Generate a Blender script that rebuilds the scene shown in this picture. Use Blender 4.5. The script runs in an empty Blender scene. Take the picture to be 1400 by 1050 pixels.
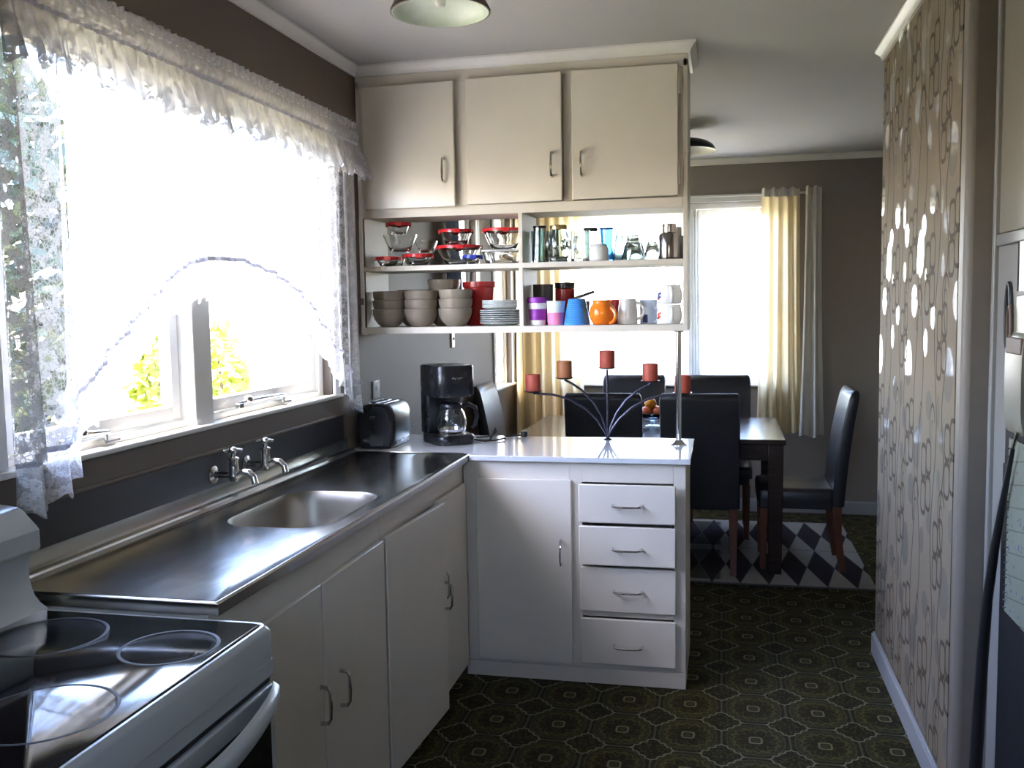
import bpy, bmesh, math, random
from mathutils import Vector, Matrix
random.seed(7)
S = bpy.context.scene
COL = S.collection
R = math.radians
PI = math.pi

# ------------------------------------------------------------------ camera
CAM = Vector((1.5014, -3.5479, 1.4816))
yaw, pitch, roll = R(-12.6912), R(-4.7233), R(-0.9093)
fw = Vector((math.sin(yaw)*math.cos(pitch), math.cos(yaw)*math.cos(pitch), math.sin(pitch)))
rt0 = Vector((math.cos(yaw), -math.sin(yaw), 0)); up0 = rt0.cross(fw)
rt = rt0*math.cos(roll) + up0*math.sin(roll); up = -rt0*math.sin(roll) + up0*math.cos(roll)
cd = bpy.data.cameras.new('camera'); co = bpy.data.objects.new('camera', cd); COL.objects.link(co)
cd.sensor_fit = 'HORIZONTAL'; cd.sensor_width = 36; cd.lens = 1275.4/1400*36; cd.clip_start = .05
M4 = Matrix((rt, up, -fw)).transposed().to_4x4(); M4.translation = CAM
co.matrix_world = M4
S.camera = co

# ------------------------------------------------------------------ world, sun, exposure
w = bpy.data.worlds.new('sky'); S.world = w; w.use_nodes = True
nt = w.node_tree; nt.nodes.clear()
sky = nt.nodes.new('ShaderNodeTexSky'); sky.sky_type = 'NISHITA'
sky.sun_disc = False; sky.sun_elevation = R(60); sky.sun_rotation = R(223)
sky.air_density = 1.0; sky.dust_density = 1.2; sky.ozone_density = 1.0
bg = nt.nodes.new('ShaderNodeBackground'); bg.inputs[1].default_value = 2.05
wo = nt.nodes.new('ShaderNodeOutputWorld')
tint = nt.nodes.new('ShaderNodeMix'); tint.data_type = 'RGBA'; tint.blend_type = 'MULTIPLY'; tint.inputs[0].default_value = 1
tint.inputs[7].default_value = (1.03, .965, 1.02, 1)
nt.links.new(sky.outputs[0], tint.inputs[6]); nt.links.new(tint.outputs[2], bg.inputs[0]); nt.links.new(bg.outputs[0], wo.inputs[0])
sl = bpy.data.lights.new('sun', 'SUN'); sl.energy = 8.5; sl.angle = R(.6); sl.color = (1, .93, .82)
so = bpy.data.objects.new('sun', sl); COL.objects.link(so)
so.location = (-6, -8, 9)
so.rotation_euler = Vector((.34, .36, -.87)).to_track_quat('-Z', 'Y').to_euler()
vs = S.view_settings
S.display_settings.display_device = 'sRGB'
vs.view_transform = 'Standard'; vs.look = 'None'; vs.gamma = 1; vs.use_curve_mapping = False
vs.exposure = 1.40
S.cycles.use_denoising = True
S.cycles.sample_clamp_indirect = 12
S.cycles.max_bounces = 14; S.cycles.diffuse_bounces = 6; S.cycles.transparent_max_bounces = 16
S.cycles.transmission_bounces = 12; S.cycles.glossy_bounces = 6
S.cycles.caustics_refractive = False; S.cycles.caustics_reflective = False


def portal(name, loc, rot, sx, sy):                       # sampling aid for the sky light in a window opening
    l = bpy.data.lights.new(name, 'AREA'); l.shape = 'RECTANGLE'; l.size = sx; l.size_y = sy
    l.cycles.is_portal = True
    o = bpy.data.objects.new(name, l); COL.objects.link(o); o.location = loc; o.rotation_euler = rot


portal('window_portal', (-.12, -.985, 1.67), (0, R(-90), 0), 1.06, 1.75)
portal('window_portal', (-.12, 1.857, 1.75), (0, R(-90), 0), .72, .56)
portal('window_portal', (-.12, 2.86, 1.55), (0, R(-90), 0), 1.27, .52)
portal('window_portal', (1.225, -4.42, 1.68), (R(90), 0, 0), .55, .6)  # opening of the added window behind the viewer
portal('window_portal', (.99, 3.36, 1.55), (R(-90), 0, 0), 1.7, 1.3)

# ------------------------------------------------------------------ node helpers
MATS = {}


class X:
    """a float socket with arithmetic"""
    def __init__(s, nt, v): s.nt = nt; s.v = v
    def op(s, o, *b, clamp=False):
        n = s.nt.nodes.new('ShaderNodeMath'); n.operation = o; n.use_clamp = clamp
        for i, a in enumerate((s,) + b):
            a = a.v if isinstance(a, X) else a
            if isinstance(a, (int, float)): n.inputs[i].default_value = a
            else: s.nt.links.new(a, n.inputs[i])
        return X(s.nt, n.outputs[0])
    def __add__(s, b): return s.op('ADD', b)
    def __radd__(s, b): return s.op('ADD', b)
    def __sub__(s, b): return s.op('SUBTRACT', b)
    def __rsub__(s, b): return (s*(-1.0)) + b
    def __mul__(s, b): return s.op('MULTIPLY', b)
    def __rmul__(s, b): return s.op('MULTIPLY', b)
    def __truediv__(s, b): return s.op('DIVIDE', b)
    def abs(s): return s.op('ABSOLUTE')
    def frac(s): return s.op('FRACT')
    def floor(s): return s.op('FLOOR')
    def mx(s, b): return s.op('MAXIMUM', b)
    def mn(s, b): return s.op('MINIMUM', b)
    def pw(s, b): return s.op('POWER', b)
    def lt(s, b): return s.op('LESS_THAN', b)
    def gt(s, b): return s.op('GREATER_THAN', b)
    def sin(s): return s.op('SINE')
    def sqrt(s): return s.op('SQRT')
    def below(s, e, soft):                                # 1 below e, soft edge
        n = s.nt.nodes.new('ShaderNodeMapRange'); n.clamp = True
        s.nt.links.new(s.v, n.inputs[0])
        n.inputs[1].default_value = e - soft; n.inputs[2].default_value = e + soft
        n.inputs[3].default_value = 1; n.inputs[4].default_value = 0
        return X(s.nt, n.outputs[0])


def new_mat(name):
    m = bpy.data.materials.new(name); m.use_nodes = True
    MATS[name] = m
    b = m.node_tree.nodes['Principled BSDF']
    return m, m.node_tree, b


def coords(nt):
    tc = nt.nodes.new('ShaderNodeTexCoord')
    ge = nt.nodes.new('ShaderNodeNewGeometry')
    sp = nt.nodes.new('ShaderNodeSeparateXYZ'); nt.links.new(ge.outputs['Position'], sp.inputs[0])
    return tc, ge, [X(nt, sp.outputs[i]) for i in range(3)]


def noise(nt, vec, scale, detail=3, rough=.5):
    n = nt.nodes.new('ShaderNodeTexNoise'); n.inputs['Scale'].default_value = scale
    n.inputs['Detail'].default_value = detail; n.inputs['Roughness'].default_value = rough
    nt.links.new(vec, n.inputs['Vector']); return X(nt, n.outputs['Fac'])


def mixc(nt, f, a, b):
    n = nt.nodes.new('ShaderNodeMix'); n.data_type = 'RGBA'
    f = f.v if isinstance(f, X) else f
    if isinstance(f, (int, float)): n.inputs[0].default_value = f
    else: nt.links.new(f, n.inputs[0])
    for i, c in ((6, a), (7, b)):
        if isinstance(c, tuple): n.inputs[i].default_value = (*c, 1)
        else: nt.links.new(c, n.inputs[i])
    return n.outputs[2]


def bump(nt, b, h, strength, dist=.01):
    n = nt.nodes.new('ShaderNodeBump'); n.inputs['Strength'].default_value = strength
    n.inputs['Distance'].default_value = dist
    nt.links.new(h.v, n.inputs['Height']); nt.links.new(n.outputs[0], b.inputs['Normal'])


def mat(name, col, rough=.5, metal=0, var=.06, nscale=14, bmp=0, spec=.5, coat=0, stretch=None):
    if name in MATS: return MATS[name]
    m, nt, b = new_mat(name)
    tc, ge, P = coords(nt)
    vec = ge.outputs['Position']
    if stretch:
        mp = nt.nodes.new('ShaderNodeMapping'); mp.inputs['Scale'].default_value = stretch
        nt.links.new(vec, mp.inputs[0]); vec = mp.outputs[0]
    n = noise(nt, vec, nscale, 4)
    lo = tuple(max(0, c*(1-var*2)) for c in col); hi = tuple(min(1, c*(1+var*2)) for c in col)
    nt.links.new(mixc(nt, n, lo, hi), b.inputs['Base Color'])
    b.inputs['Metallic'].default_value = metal
    b.inputs['Specular IOR Level'].default_value = spec
    b.inputs['Coat Weight'].default_value = coat
    rr = n*(.12) + (rough-.06); nt.links.new(rr.v, b.inputs['Roughness'])
    if bmp: bump(nt, b, n, bmp, .004)
    return m


def glass(name, col=(.97, .98, .97), rough=0.0):
    if name in MATS: return MATS[name]
    m, nt, b = new_mat(name)
    b.inputs['Base Color'].default_value = (*col, 1); b.inputs['Transmission Weight'].default_value = 1
    b.inputs['Roughness'].default_value = rough; b.inputs['IOR'].default_value = 1.47
    return m


def pane_mat(name):
    m, nt, b = new_mat(name); nt.nodes.remove(b)
    out = nt.nodes['Material Output']
    t = nt.nodes.new('ShaderNodeBsdfTransparent'); g = nt.nodes.new('ShaderNodeBsdfGlossy')
    g.inputs['Roughness'].default_value = .01
    f = nt.nodes.new('ShaderNodeFresnel'); f.inputs[0].default_value = 1.45
    x = nt.nodes.new('ShaderNodeMixShader')
    ge = nt.nodes.new('ShaderNodeNewGeometry')
    k = X(nt, f.outputs[0])*(1 - X(nt, ge.outputs['Backfacing']))
    nt.links.new(k.v, x.inputs[0]); nt.links.new(t.outputs[0], x.inputs[1]); nt.links.new(g.outputs[0], x.inputs[2])
    nt.links.new(x.outputs[0], out.inputs[0]); return m


def cloth_mat(name, col, alpha, lace=False, transl=.55, dense=0.0, soft=1.0):
    """thin cloth: transparent holes + diffuse / translucent threads"""
    m, nt, b = new_mat(name); nt.nodes.remove(b)
    out = nt.nodes['Material Output']
    tc, ge, P = coords(nt)
    d = nt.nodes.new('ShaderNodeBsdfDiffuse'); t = nt.nodes.new('ShaderNodeBsdfTranslucent')
    tr = nt.nodes.new('ShaderNodeBsdfTransparent')
    n1 = noise(nt, ge.outputs['Position'], 9, 2)
    c = mixc(nt, n1, tuple(x*.92 for x in col), tuple(min(1, x*1.05) for x in col))
    for k in (d, t): nt.links.new(c, k.inputs[0])
    x1 = nt.nodes.new('ShaderNodeMixShader'); x1.inputs[0].default_value = transl
    nt.links.new(d.outputs[0], x1.inputs[1]); nt.links.new(t.outputs[0], x1.inputs[2])
    x2 = nt.nodes.new('ShaderNodeMixShader')
    if lace:
        uvm = nt.nodes.new('ShaderNodeUVMap'); uv = uvm.outputs[0]
        big = noise(nt, uv, 26, 3, .6); fine = noise(nt, uv, 150, 2, .7)
        vo = nt.nodes.new('ShaderNodeTexVoronoi'); vo.feature = 'DISTANCE_TO_EDGE'; vo.inputs['Scale'].default_value = 92
        nt.links.new(uv, vo.inputs['Vector']); edge = X(nt, vo.outputs['Distance']).below(.10, .05)
        flower = 1 - big.below(.50, .03)
        a = ((flower*(fine.below(.60, .08)*.55 + .35)).mx(edge*.60)*soft).mx(alpha)
        a = a.mx(dense)
        nt.links.new(a.v, x2.inputs[0])
    else:
        x2.inputs[0].default_value = alpha
    nt.links.new(tr.outputs[0], x2.inputs[1]); nt.links.new(x1.outputs[0], x2.inputs[2])
    nt.links.new(x2.outputs[0], out.inputs[0]); return m


# ---- patterned floor vinyl
def floor_mat():
    m, nt, b = new_mat('patterned vinyl')
    tc, ge, (x, y, z) = coords(nt)
    px, py = .2263, .2553
    u = ((x - 1.392)/px + .5 + 20); v = ((y + .130)/py + .5 + 40)
    a = u.frac() - .5; c = v.frac() - .5
    s, t = a.abs(), c.abs()
    p, q = .5 - s, .5 - t
    wig = ((p - q)*17).sin().abs()*.13 - .07
    star = p/.335 + q/.32 + wig
    pos = ge.outputs['Position']
    n = noise(nt, pos, 120, 3, .6); nb = noise(nt, pos, 45, 2)
    r = (s.pw(2.3) + t.pw(2.3)).pw(1/2.3)
    star_line = (star - 1).abs().below(.058, .028)
    bar = p.mn(q)
    out_star = star.gt(1.03)
    bar_line = bar.below(.016, .006)*out_star
    ring = (r - .425).abs().below(.016, .008)*out_star
    ring2 = (r - .375).abs().below(.02, .012)
    ang = a.op('ARCTAN2', c)
    leaf = ((ang*4).sin().abs()*.13 + .20)
    petal = (r - leaf).abs().below(.022, .012)
    spoke = ((ang*8).sin().abs()).below(.25, .12)*r.below(.35, .02)*r.gt(.14)
    core = (s.pw(4) + t.pw(4)).pw(.25)
    crl = (core - .088).abs().below(.014, .007)
    crl2 = core.below(.055, .02)
    scroll = ((ang*16).sin()*.02 + r - .33).abs().below(.018, .012)
    vo = nt.nodes.new('ShaderNodeTexVoronoi'); vo.inputs['Scale'].default_value = 85
    nt.links.new(pos, vo.inputs['Vector']); blob = X(nt, vo.outputs['Distance']).below(.36, .14)
    rnd = nt.nodes.new('ShaderNodeSeparateXYZ'); nt.links.new(vo.outputs['Color'], rnd.inputs[0]); k1 = X(nt, rnd.outputs[0])
    base = mixc(nt, nb, (.0085, .0080, .0030), (.019, .017, .0060))
    c1 = mixc(nt, blob*k1.gt(.35)*.75, base, (.050, .044, .012))
    c1 = mixc(nt, blob*k1.gt(.80)*.8, c1, (.060, .028, .009))
    c1 = mixc(nt, (spoke*n)*.7, c1, (.060, .034, .010))
    c1 = mixc(nt, (petal*n)*.9, c1, (.085, .076, .022))
    c1 = mixc(nt, (scroll*n)*1.1, c1, (.105, .095, .032))
    c1 = mixc(nt, (ring2*n)*.8, c1, (.070, .066, .024))
    c1 = mixc(nt, ring*(n*.5 + .12), c1, (.105, .096, .044))
    c1 = mixc(nt, star.below(.93, .04)*blob*.8, c1, (.060, .054, .018))
    c1 = mixc(nt, star_line*(n*.3 + .75), c1, (.205, .192, .125))
    c1 = mixc(nt, bar_line*.8, c1, (.085, .085, .058))
    c1 = mixc(nt, crl2*.6, c1, (.055, .05, .02))
    c1 = mixc(nt, crl*(n*.4 + .6), c1, (.20, .185, .105))
    nt.links.new(c1, b.inputs['Base Color'])
    b.inputs['Roughness'].default_value = .5; b.inputs['Specular IOR Level'].default_value = .06
    bump(nt, b, star_line + ring + n*.5, .25, .001)
    return m


# ---- wallpaper with brown line drawing and mirror foil ovals
def wallpaper_mat():
    m, nt, b = new_mat('foil wallpaper')
    tc, ge, (x, y, z) = coords(nt)
    PY, PZ = .59, .642
    cy = (y + 5.9)/PY; cz = (z + 6.42)/PZ
    fy0 = cy.frac()*PY; fz0 = cz.frac()*PZ

    def rel(y0, z0):
        a = ((y + (5.9 - y0 + PY*.5))/PY).frac()*PY - PY*.5
        c = ((z + (6.42 - z0 + PZ*.5))/PZ).frac()*PZ - PZ*.5
        return a, c

    def ell(y0, z0, ry, rz):
        a, c = rel(y0, z0)
        return ((a/ry).pw(2) + (c/rz).pw(2)).sqrt()
    foil = None
    for (y0, z0, ry, rz) in ((-.246, 1.634, .050, .076), (-.568, 1.584, .024, .034), (-.158, 1.480, .050, .054),
                             (-.449, 1.428, .036, .036), (-.347, 1.346, .030, .044), (-.415, 1.795, .046, .046),
                             (-.072, 1.265, .062, .080), (-.290, 1.720, .032, .036), (-.010, 1.710, .036, .040),
                             (-.545, 1.790, .022, .052), (-.20, 1.60, .016, .030), (-.33, 1.565, .012, .018)):
        e = ell(y0, z0, ry, rz).below(1.0, .05)
        foil = e if foil is None else foil.mx(e)
    line = None

    def add(e):
        nonlocal line
        line = e if line is None else line.mx(e)

    def rbox(y0, z0, hy, hz, rot=0):
        a, c = rel(y0, z0)
        e = ((a.abs()/hy).pw(3.4) + (c.abs()/hz).pw(3.4)).pw(1/3.4)
        add((e - .88).abs().below(.125, .04))
    for (y0, z0, k) in ((-.113, 1.026, 1.0), (-.392, .920, 1.05), (-.572, .716, .95), (-.053, .405, 0.0)):
        if not k: continue
        for sy in (-1, 1):
            for sz in (-1, 1):
                rbox(y0 + sy*.033*k, z0 + sz*.055*k - sy*.012, .036*k, .056*k)
    # stems and loops
    for (y0, amp, fr, ph) in ((-.20, .022, 1, 0.), (-.29, .03, 1, 1.8), (-.50, .026, 1, 3.6), (-.02, .018, 2, 1.0)):
        a, c = rel(y0, 1.0)
        add((a + ((z*(2*PI/PZ*fr) + ph).sin()*amp)).abs().below(.0050, .0016))
    for (y0, z0, ry, rz) in ((-.24, .80, .05, .085), (-.47, 1.09, .034, .07), (-.02, .85, .040, .065), (-.30, 1.10, .022, .05),
                             (-.24, .78, .024, .040), (-.47, 1.08, .014, .030), (-.02, .84, .018, .03)):
        a, c = rel(y0, z0)
        e = ((a/ry).pw(2) + (c/rz).pw(2)).sqrt()
        add((e - 1).abs().below(.10, .04)*(1 - (c + a*1.2).below(-.02, .004)))
    n = noise(nt, ge.outputs['Position'], 60, 3)
    shapes = None
    for (y0, z0, ry, rz) in ((-.33, .80, .04, .06), (-.12, .93, .05, .05), (-.50, .90, .04, .07)):
        e = ell(y0, z0, ry, rz).below(1, .03); shapes = e if shapes is None else shapes.mx(e)
    base = mixc(nt, n, (.195, .155, .108), (.222, .178, .126))
    base = mixc(nt, shapes*.35, base, (.235, .212, .18))
    c1 = mixc(nt, foil*.9, base, (.285, .245, .195))
    c1 = mixc(nt, line*.92, c1, (.060, .042, .027))
    nt.links.new(c1, b.inputs['Base Color'])
    fo = foil*(1 - line)
    nt.links.new(fo.v, b.inputs['Coat Weight'])
    b.inputs['Coat Roughness'].default_value = .04; b.inputs['Coat IOR'].default_value = 1.9
    b.inputs['Roughness'].default_value = .75; b.inputs['Specular IOR Level'].default_value = .15
    bump(nt, b, line, .15, .001)
    return m


def rug_mat():
    m, nt, b = new_mat('diamond rug pile')
    tc, ge, (x, y, z) = coords(nt)
    u = (x - 1.455 + 14.7)/.147 + .5
    a = (u.frac() - .5).abs()
    v = ((y - 1.41)/.735 + 2).frac()
    dark = a - (.5 - (v*2 - 1).abs()*.5)
    n = noise(nt, ge.outputs['Position'], 300, 2)
    f = dark.below(0, .02)
    row = ((y - 1.41)/.735).floor()
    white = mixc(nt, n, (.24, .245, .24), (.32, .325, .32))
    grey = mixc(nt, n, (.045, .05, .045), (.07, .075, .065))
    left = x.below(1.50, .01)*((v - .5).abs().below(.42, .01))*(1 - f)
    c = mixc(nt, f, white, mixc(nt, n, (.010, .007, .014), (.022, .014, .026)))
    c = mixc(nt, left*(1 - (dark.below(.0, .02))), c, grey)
    seam = (v - .0).below(.012, .004)
    c = mixc(nt, seam*.8, c, (.03, .03, .03))
    nt.links.new(c, b.inputs['Base Color']); b.inputs['Roughness'].default_value = .95
    bump(nt, b, n, .6, .003)
    return m


def calendar_mat():
    m, nt, b = new_mat('calendar page')
    tc, ge, (x, y, z) = coords(nt)
    l = ((z*18.2 + y*3).frac() - .5).abs().below(.025, .01)
    n = noise(nt, ge.outputs['Position'], 55, 2)
    c = mixc(nt, l*.8, (.22, .24, .195), (.05, .05, .05))
    pen = n.gt(.66)
    c = mixc(nt, pen*.8, c, mixc(nt, z.gt(1.05), (.06, .065, .17), (.26, .05, .035)))
    nt.links.new(c, b.inputs['Base Color']); b.inputs['Roughness'].default_value = .5
    return m


CREAM = mat('cream gloss paint', (.66, .61, .53), .5, var=.03, nscale=9, bmp=.05, spec=.3)
CREAMD = mat('cream door paint', (.72, .67, .585), .34, var=.03, nscale=7, bmp=.06)
WHITEP = mat('white gloss paint', (.80, .79, .76), .32, var=.02, nscale=9)
CEILM = mat('ceiling paint', (.47, .47, .47), .85, var=.03, nscale=3)
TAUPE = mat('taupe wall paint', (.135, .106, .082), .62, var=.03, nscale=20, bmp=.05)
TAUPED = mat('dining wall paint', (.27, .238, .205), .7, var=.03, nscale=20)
SILLM = mat('sill paint', (.78, .76, .70), .35, var=.03)
LAM = mat('white laminate', (.60, .62, .64), .062, var=.01, nscale=5, spec=.6)
STEEL = mat('brushed stainless', (.37, .365, .335), .20, 1, var=.10, nscale=5, bmp=.16, stretch=(2.5, .8, 1))
STEELD = mat('splashback stainless', (.065, .065, .068), .42, 1, var=.06, nscale=6)
LAMEDGE = mat('grey laminate edge', (.42, .39, .40), .4, var=.06)
CHROME = mat('chrome', (.75, .75, .76), .10, 1, var=.02)
CHROMED = mat('worn chrome', (.55, .54, .50), .20, 1, var=.1, nscale=40)
BLACKG = mat('black ceramic glass', (.006, .006, .008), .08, var=.0, spec=.4)
BLACKP = mat('black plastic', (.012, .012, .014), .28, var=.1, spec=.5)
BLACKS = mat('black satin', (.015, .015, .016), .42, var=.1)
ENAMEL = mat('stove enamel', (.50, .53, .52), .22, var=.02, nscale=6)
GREYRING = mat('burner ring print', (.010, .010, .010), .5, var=.3, nscale=90, spec=.25)
LEATHER = mat('black leather', (.012, .012, .015), .36, var=.2, nscale=60, bmp=.12, spec=.55)
DKWOOD = mat('dark stained wood', (.030, .018, .014), .24, var=.25, nscale=10, spec=.5, stretch=(1, 6, 6))
REDWOOD = mat('reddish wood leg', (.115, .040, .020), .35, var=.2, nscale=20, stretch=(6, 6, 1))
STONE = mat('stoneware glaze', (.26, .222, .178), .34, var=.08, nscale=30)
PLATEM = mat('pale plate glaze', (.55, .58, .57), .25, var=.03)
PLATED = mat('grey plate glaze', (.34, .37, .37), .25, var=.05)
REDPL = mat('red plastic', (.60, .020, .025), .28, var=.05)
BLUEPL = mat('blue plastic lid', (.03, .05, .38), .3, var=.05)
REDGL = mat('red glaze', (.38, .02, .018), .25, var=.06)
ORANGE = mat('orange glaze', (.78, .20, .015), .15, var=.04)
SKYBLUE = mat('blue plastic', (.06, .27, .68), .30, var=.05)
PURPLE = mat('purple silicone', (.24, .025, .33), .45, var=.06)
PINK = mat('pink silicone', (.78, .22, .42), .5, var=.05)
WHITEC = mat('white china', (.78, .79, .80), .18, var=.02)
CREAMC = mat('grey cream china', (.58, .56, .52), .2, var=.03)
PALEBLUE = mat('pale blue china', (.55, .62, .75), .2, var=.04)
GREYC = mat('charcoal china', (.10, .09, .085), .3, var=.1)
NAVY = mat('navy print', (.03, .05, .20), .3, var=.1)
REDPRINT = mat('red print', (.55, .07, .05), .4, var=.15)
GOLD = mat('gold lid metal', (.62, .48, .25), .3, 1, var=.08)
IRON = mat('dark wrought iron', (.06, .055, .075), .36, .8, var=.2, nscale=60)
WAX = mat('red candle wax', (.42, .075, .045), .5, var=.14, nscale=30)
WAXB = mat('amber candle wax', (.40, .15, .06), .5, var=.14, nscale=30)
FRUITO = mat('orange peel', (.85, .33, .03), .45, var=.1, nscale=120, bmp=.2)
FRUITR = mat('red apple skin', (.62, .16, .06), .3, var=.3, nscale=18)
LAMPIN = mat('pale green enamel', (.66, .72, .62), .35, var=.06, nscale=30)
LAMPOUT = mat('brown metal shade', (.10, .07, .05), .4, .3, var=.1)
LAMPBLK = mat('black metal shade', (.010, .010, .012), .3, var=.1)
DOORR = mat('pale grey door paint', (.27, .26, .245), .4, var=.03)
UPR = mat('beige panel paint', (.26, .235, .185), .5, var=.03)
POSTM = mat('taupe frame paint', (.20, .17, .14), .5, var=.06)
FRIDGEM = mat('cream appliance enamel', (.26, .25, .20), .3, var=.03)
GRAVEL = mat('lawn', (.42, .36, .14), .9, var=.4, nscale=5)
PATHM = mat('concrete paving', (.60, .51, .37), .9, var=.1)
BOARDM = mat('weathered fence wood', (.74, .68, .52), .8, var=.25, nscale=4, stretch=(6, 6, .6))
LEAFM = mat('leaves', (.045, .065, .03), .5, var=.5, nscale=3)
LEAFY = mat('yellow green leaves', (.36, .42, .06), .5, var=.4, nscale=3)
BARK = mat('bark', (.14, .10, .07), .9, var=.3)
PINKFL = mat('pink petals', (.65, .18, .32), .6, var=.2)
PAPER = mat('white paper', (.78, .79, .80), .25, var=.03)
BROWNB = mat('brown band', (.10, .055, .035), .5, var=.1)
GAP = mat('dark rubber', (.014, .014, .016), .6, var=.1, spec=.2)
GLASS = glass('clear glass'); GLASSG = glass('green tinted glass', (.48, .60, .55)); GLASSB = glass('blue glass', (.20, .48, .86)); GLASSC = glass('shelf glass', (.66, .70, .69))
GLASSS = glass('smoked glass', (.40, .45, .44)); GLASSLB = glass('pale blue glass', (.62, .84, .96))
PANE = pane_mat('window glass')
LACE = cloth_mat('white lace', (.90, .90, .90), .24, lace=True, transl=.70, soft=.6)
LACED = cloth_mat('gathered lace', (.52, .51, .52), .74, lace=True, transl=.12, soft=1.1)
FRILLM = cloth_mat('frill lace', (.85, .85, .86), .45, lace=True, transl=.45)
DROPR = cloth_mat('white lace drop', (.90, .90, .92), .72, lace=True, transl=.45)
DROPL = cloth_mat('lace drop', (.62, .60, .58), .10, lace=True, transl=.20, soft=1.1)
RUCHE = cloth_mat('ruched trim', (.62, .61, .68), 1.0, transl=.07)
SHEER = cloth_mat('sheer net', (.92, .92, .92), .50, transl=.5)
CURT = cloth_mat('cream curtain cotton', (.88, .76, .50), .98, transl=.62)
CURTG = cloth_mat('shaded cream curtain', (.62, .60, .54), 1.0, transl=.12)  # cream curtain away from the glass, its shade painted in as grey
BLUEC = cloth_mat('slate blue curtain', (.20, .25, .34), .97, transl=.25)
VINYL = floor_mat(); WALLP = wallpaper_mat(); RUGM = rug_mat(); CALM = calendar_mat()


# ------------------------------------------------------------------ mesh builder
class MB:
    def __init__(s): s.v = []; s.f = []; s.uv = {}; s.weld = True
    def quad(s, *p):
        n = len(s.v); s.v += [tuple(a) for a in p]; s.f.append(tuple(range(n, n+len(p)))); return s
    def box(s, x0, x1, y0, y1, z0, z1):
        n = len(s.v); s.weld = False
        s.v += [(x, y, z) for x in (x0, x1) for y in (y0, y1) for z in (z0, z1)]
        for f in ((0, 1, 3, 2), (4, 6, 7, 5), (0, 4, 5, 1), (2, 3, 7, 6), (0, 2, 6, 4), (1, 5, 7, 3)):
            s.f.append(tuple(n+i for i in f))
        return s
    def rings(s, rings, cap0=True, cap1=True, closed=True):
        n = len(s.v); k = len(rings[0])
        for r in rings: s.v += [tuple(p) for p in r]
        for i in range(len(rings)-1):
            for j in range(k if closed else k-1):
                a, b = n+i*k+j, n+i*k+(j+1) % k
                s.f.append((a, b, b+k, a+k))
        if cap0: s.f.append(tuple(n+j for j in reversed(range(k))))
        if cap1: s.f.append(tuple(n+(len(rings)-1)*k+j for j in range(k)))
        return s
    def lathe(s, prof, c=(0, 0, 0), seg=20, sx=1, sy=1, a0=0):
        """prof: (r,z) pairs; r 0 closes"""
        rr = [[(c[0]+r*sx*math.cos(a0+2*PI*j/seg), c[1]+r*sy*math.sin(a0+2*PI*j/seg), c[2]+z) for j in range(seg)]
              for r, z in [(max(r, 1e-5), z) for r, z in prof]]
        return s.rings(rr, False, False)
    def tube(s, pts, r, seg=8, cap=True, flat=None):
        pts = [Vector(p) for p in pts]; rr = r if isinstance(r, (list, tuple)) else [r]*len(pts)
        t = (pts[1]-pts[0]).normalized(); nrm = t.orthogonal().normalized(); rings = []
        for i, p in enumerate(pts):
            a = pts[max(0, i-1)]; b = pts[min(len(pts)-1, i+1)]; t2 = (b-a).normalized()
            nrm = (nrm - t2*nrm.dot(t2)); nrm = nrm.normalized() if nrm.length > 1e-6 else t2.orthogonal().normalized()
            bn = t2.cross(nrm)
            rings.append([p + (nrm*math.cos(2*PI*j/seg) + bn*math.sin(2*PI*j/seg)*(flat or 1))*rr[i] for j in range(seg)])
        return s.rings(rings, cap, cap)
    def grid(s, fn, nu, nv, uv=None):
        n = len(s.v)
        for i in range(nu+1):
            for j in range(nv+1):
                u, v = i/nu, j/nv
                s.v.append(tuple(fn(u, v)))
                if uv: s.uv[len(s.v)-1] = uv(u, v)
        for i in range(nu):
            for j in range(nv):
                a = n+i*(nv+1)+j; s.f.append((a, a+nv+1, a+nv+2, a+1))
        return s
    def ball(s, c, r, seg=14, rings=9, sz=1):
        pr = [(r*math.sin(PI*i/rings), -r*sz*math.cos(PI*i/rings)) for i in range(rings+1)]
        return s.lathe(pr, c, seg)
    def rot(s, ang, c=(0, 0), start=0):
        ca, sa = math.cos(ang), math.sin(ang)
        for i in range(start, len(s.v)):
            x, y, z = s.v[i]; x -= c[0]; y -= c[1]
            s.v[i] = (c[0]+x*ca-y*sa, c[1]+x*sa+y*ca, z)
        return s
    def tri(s): return sum(len(f)-2 for f in s.f)


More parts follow.
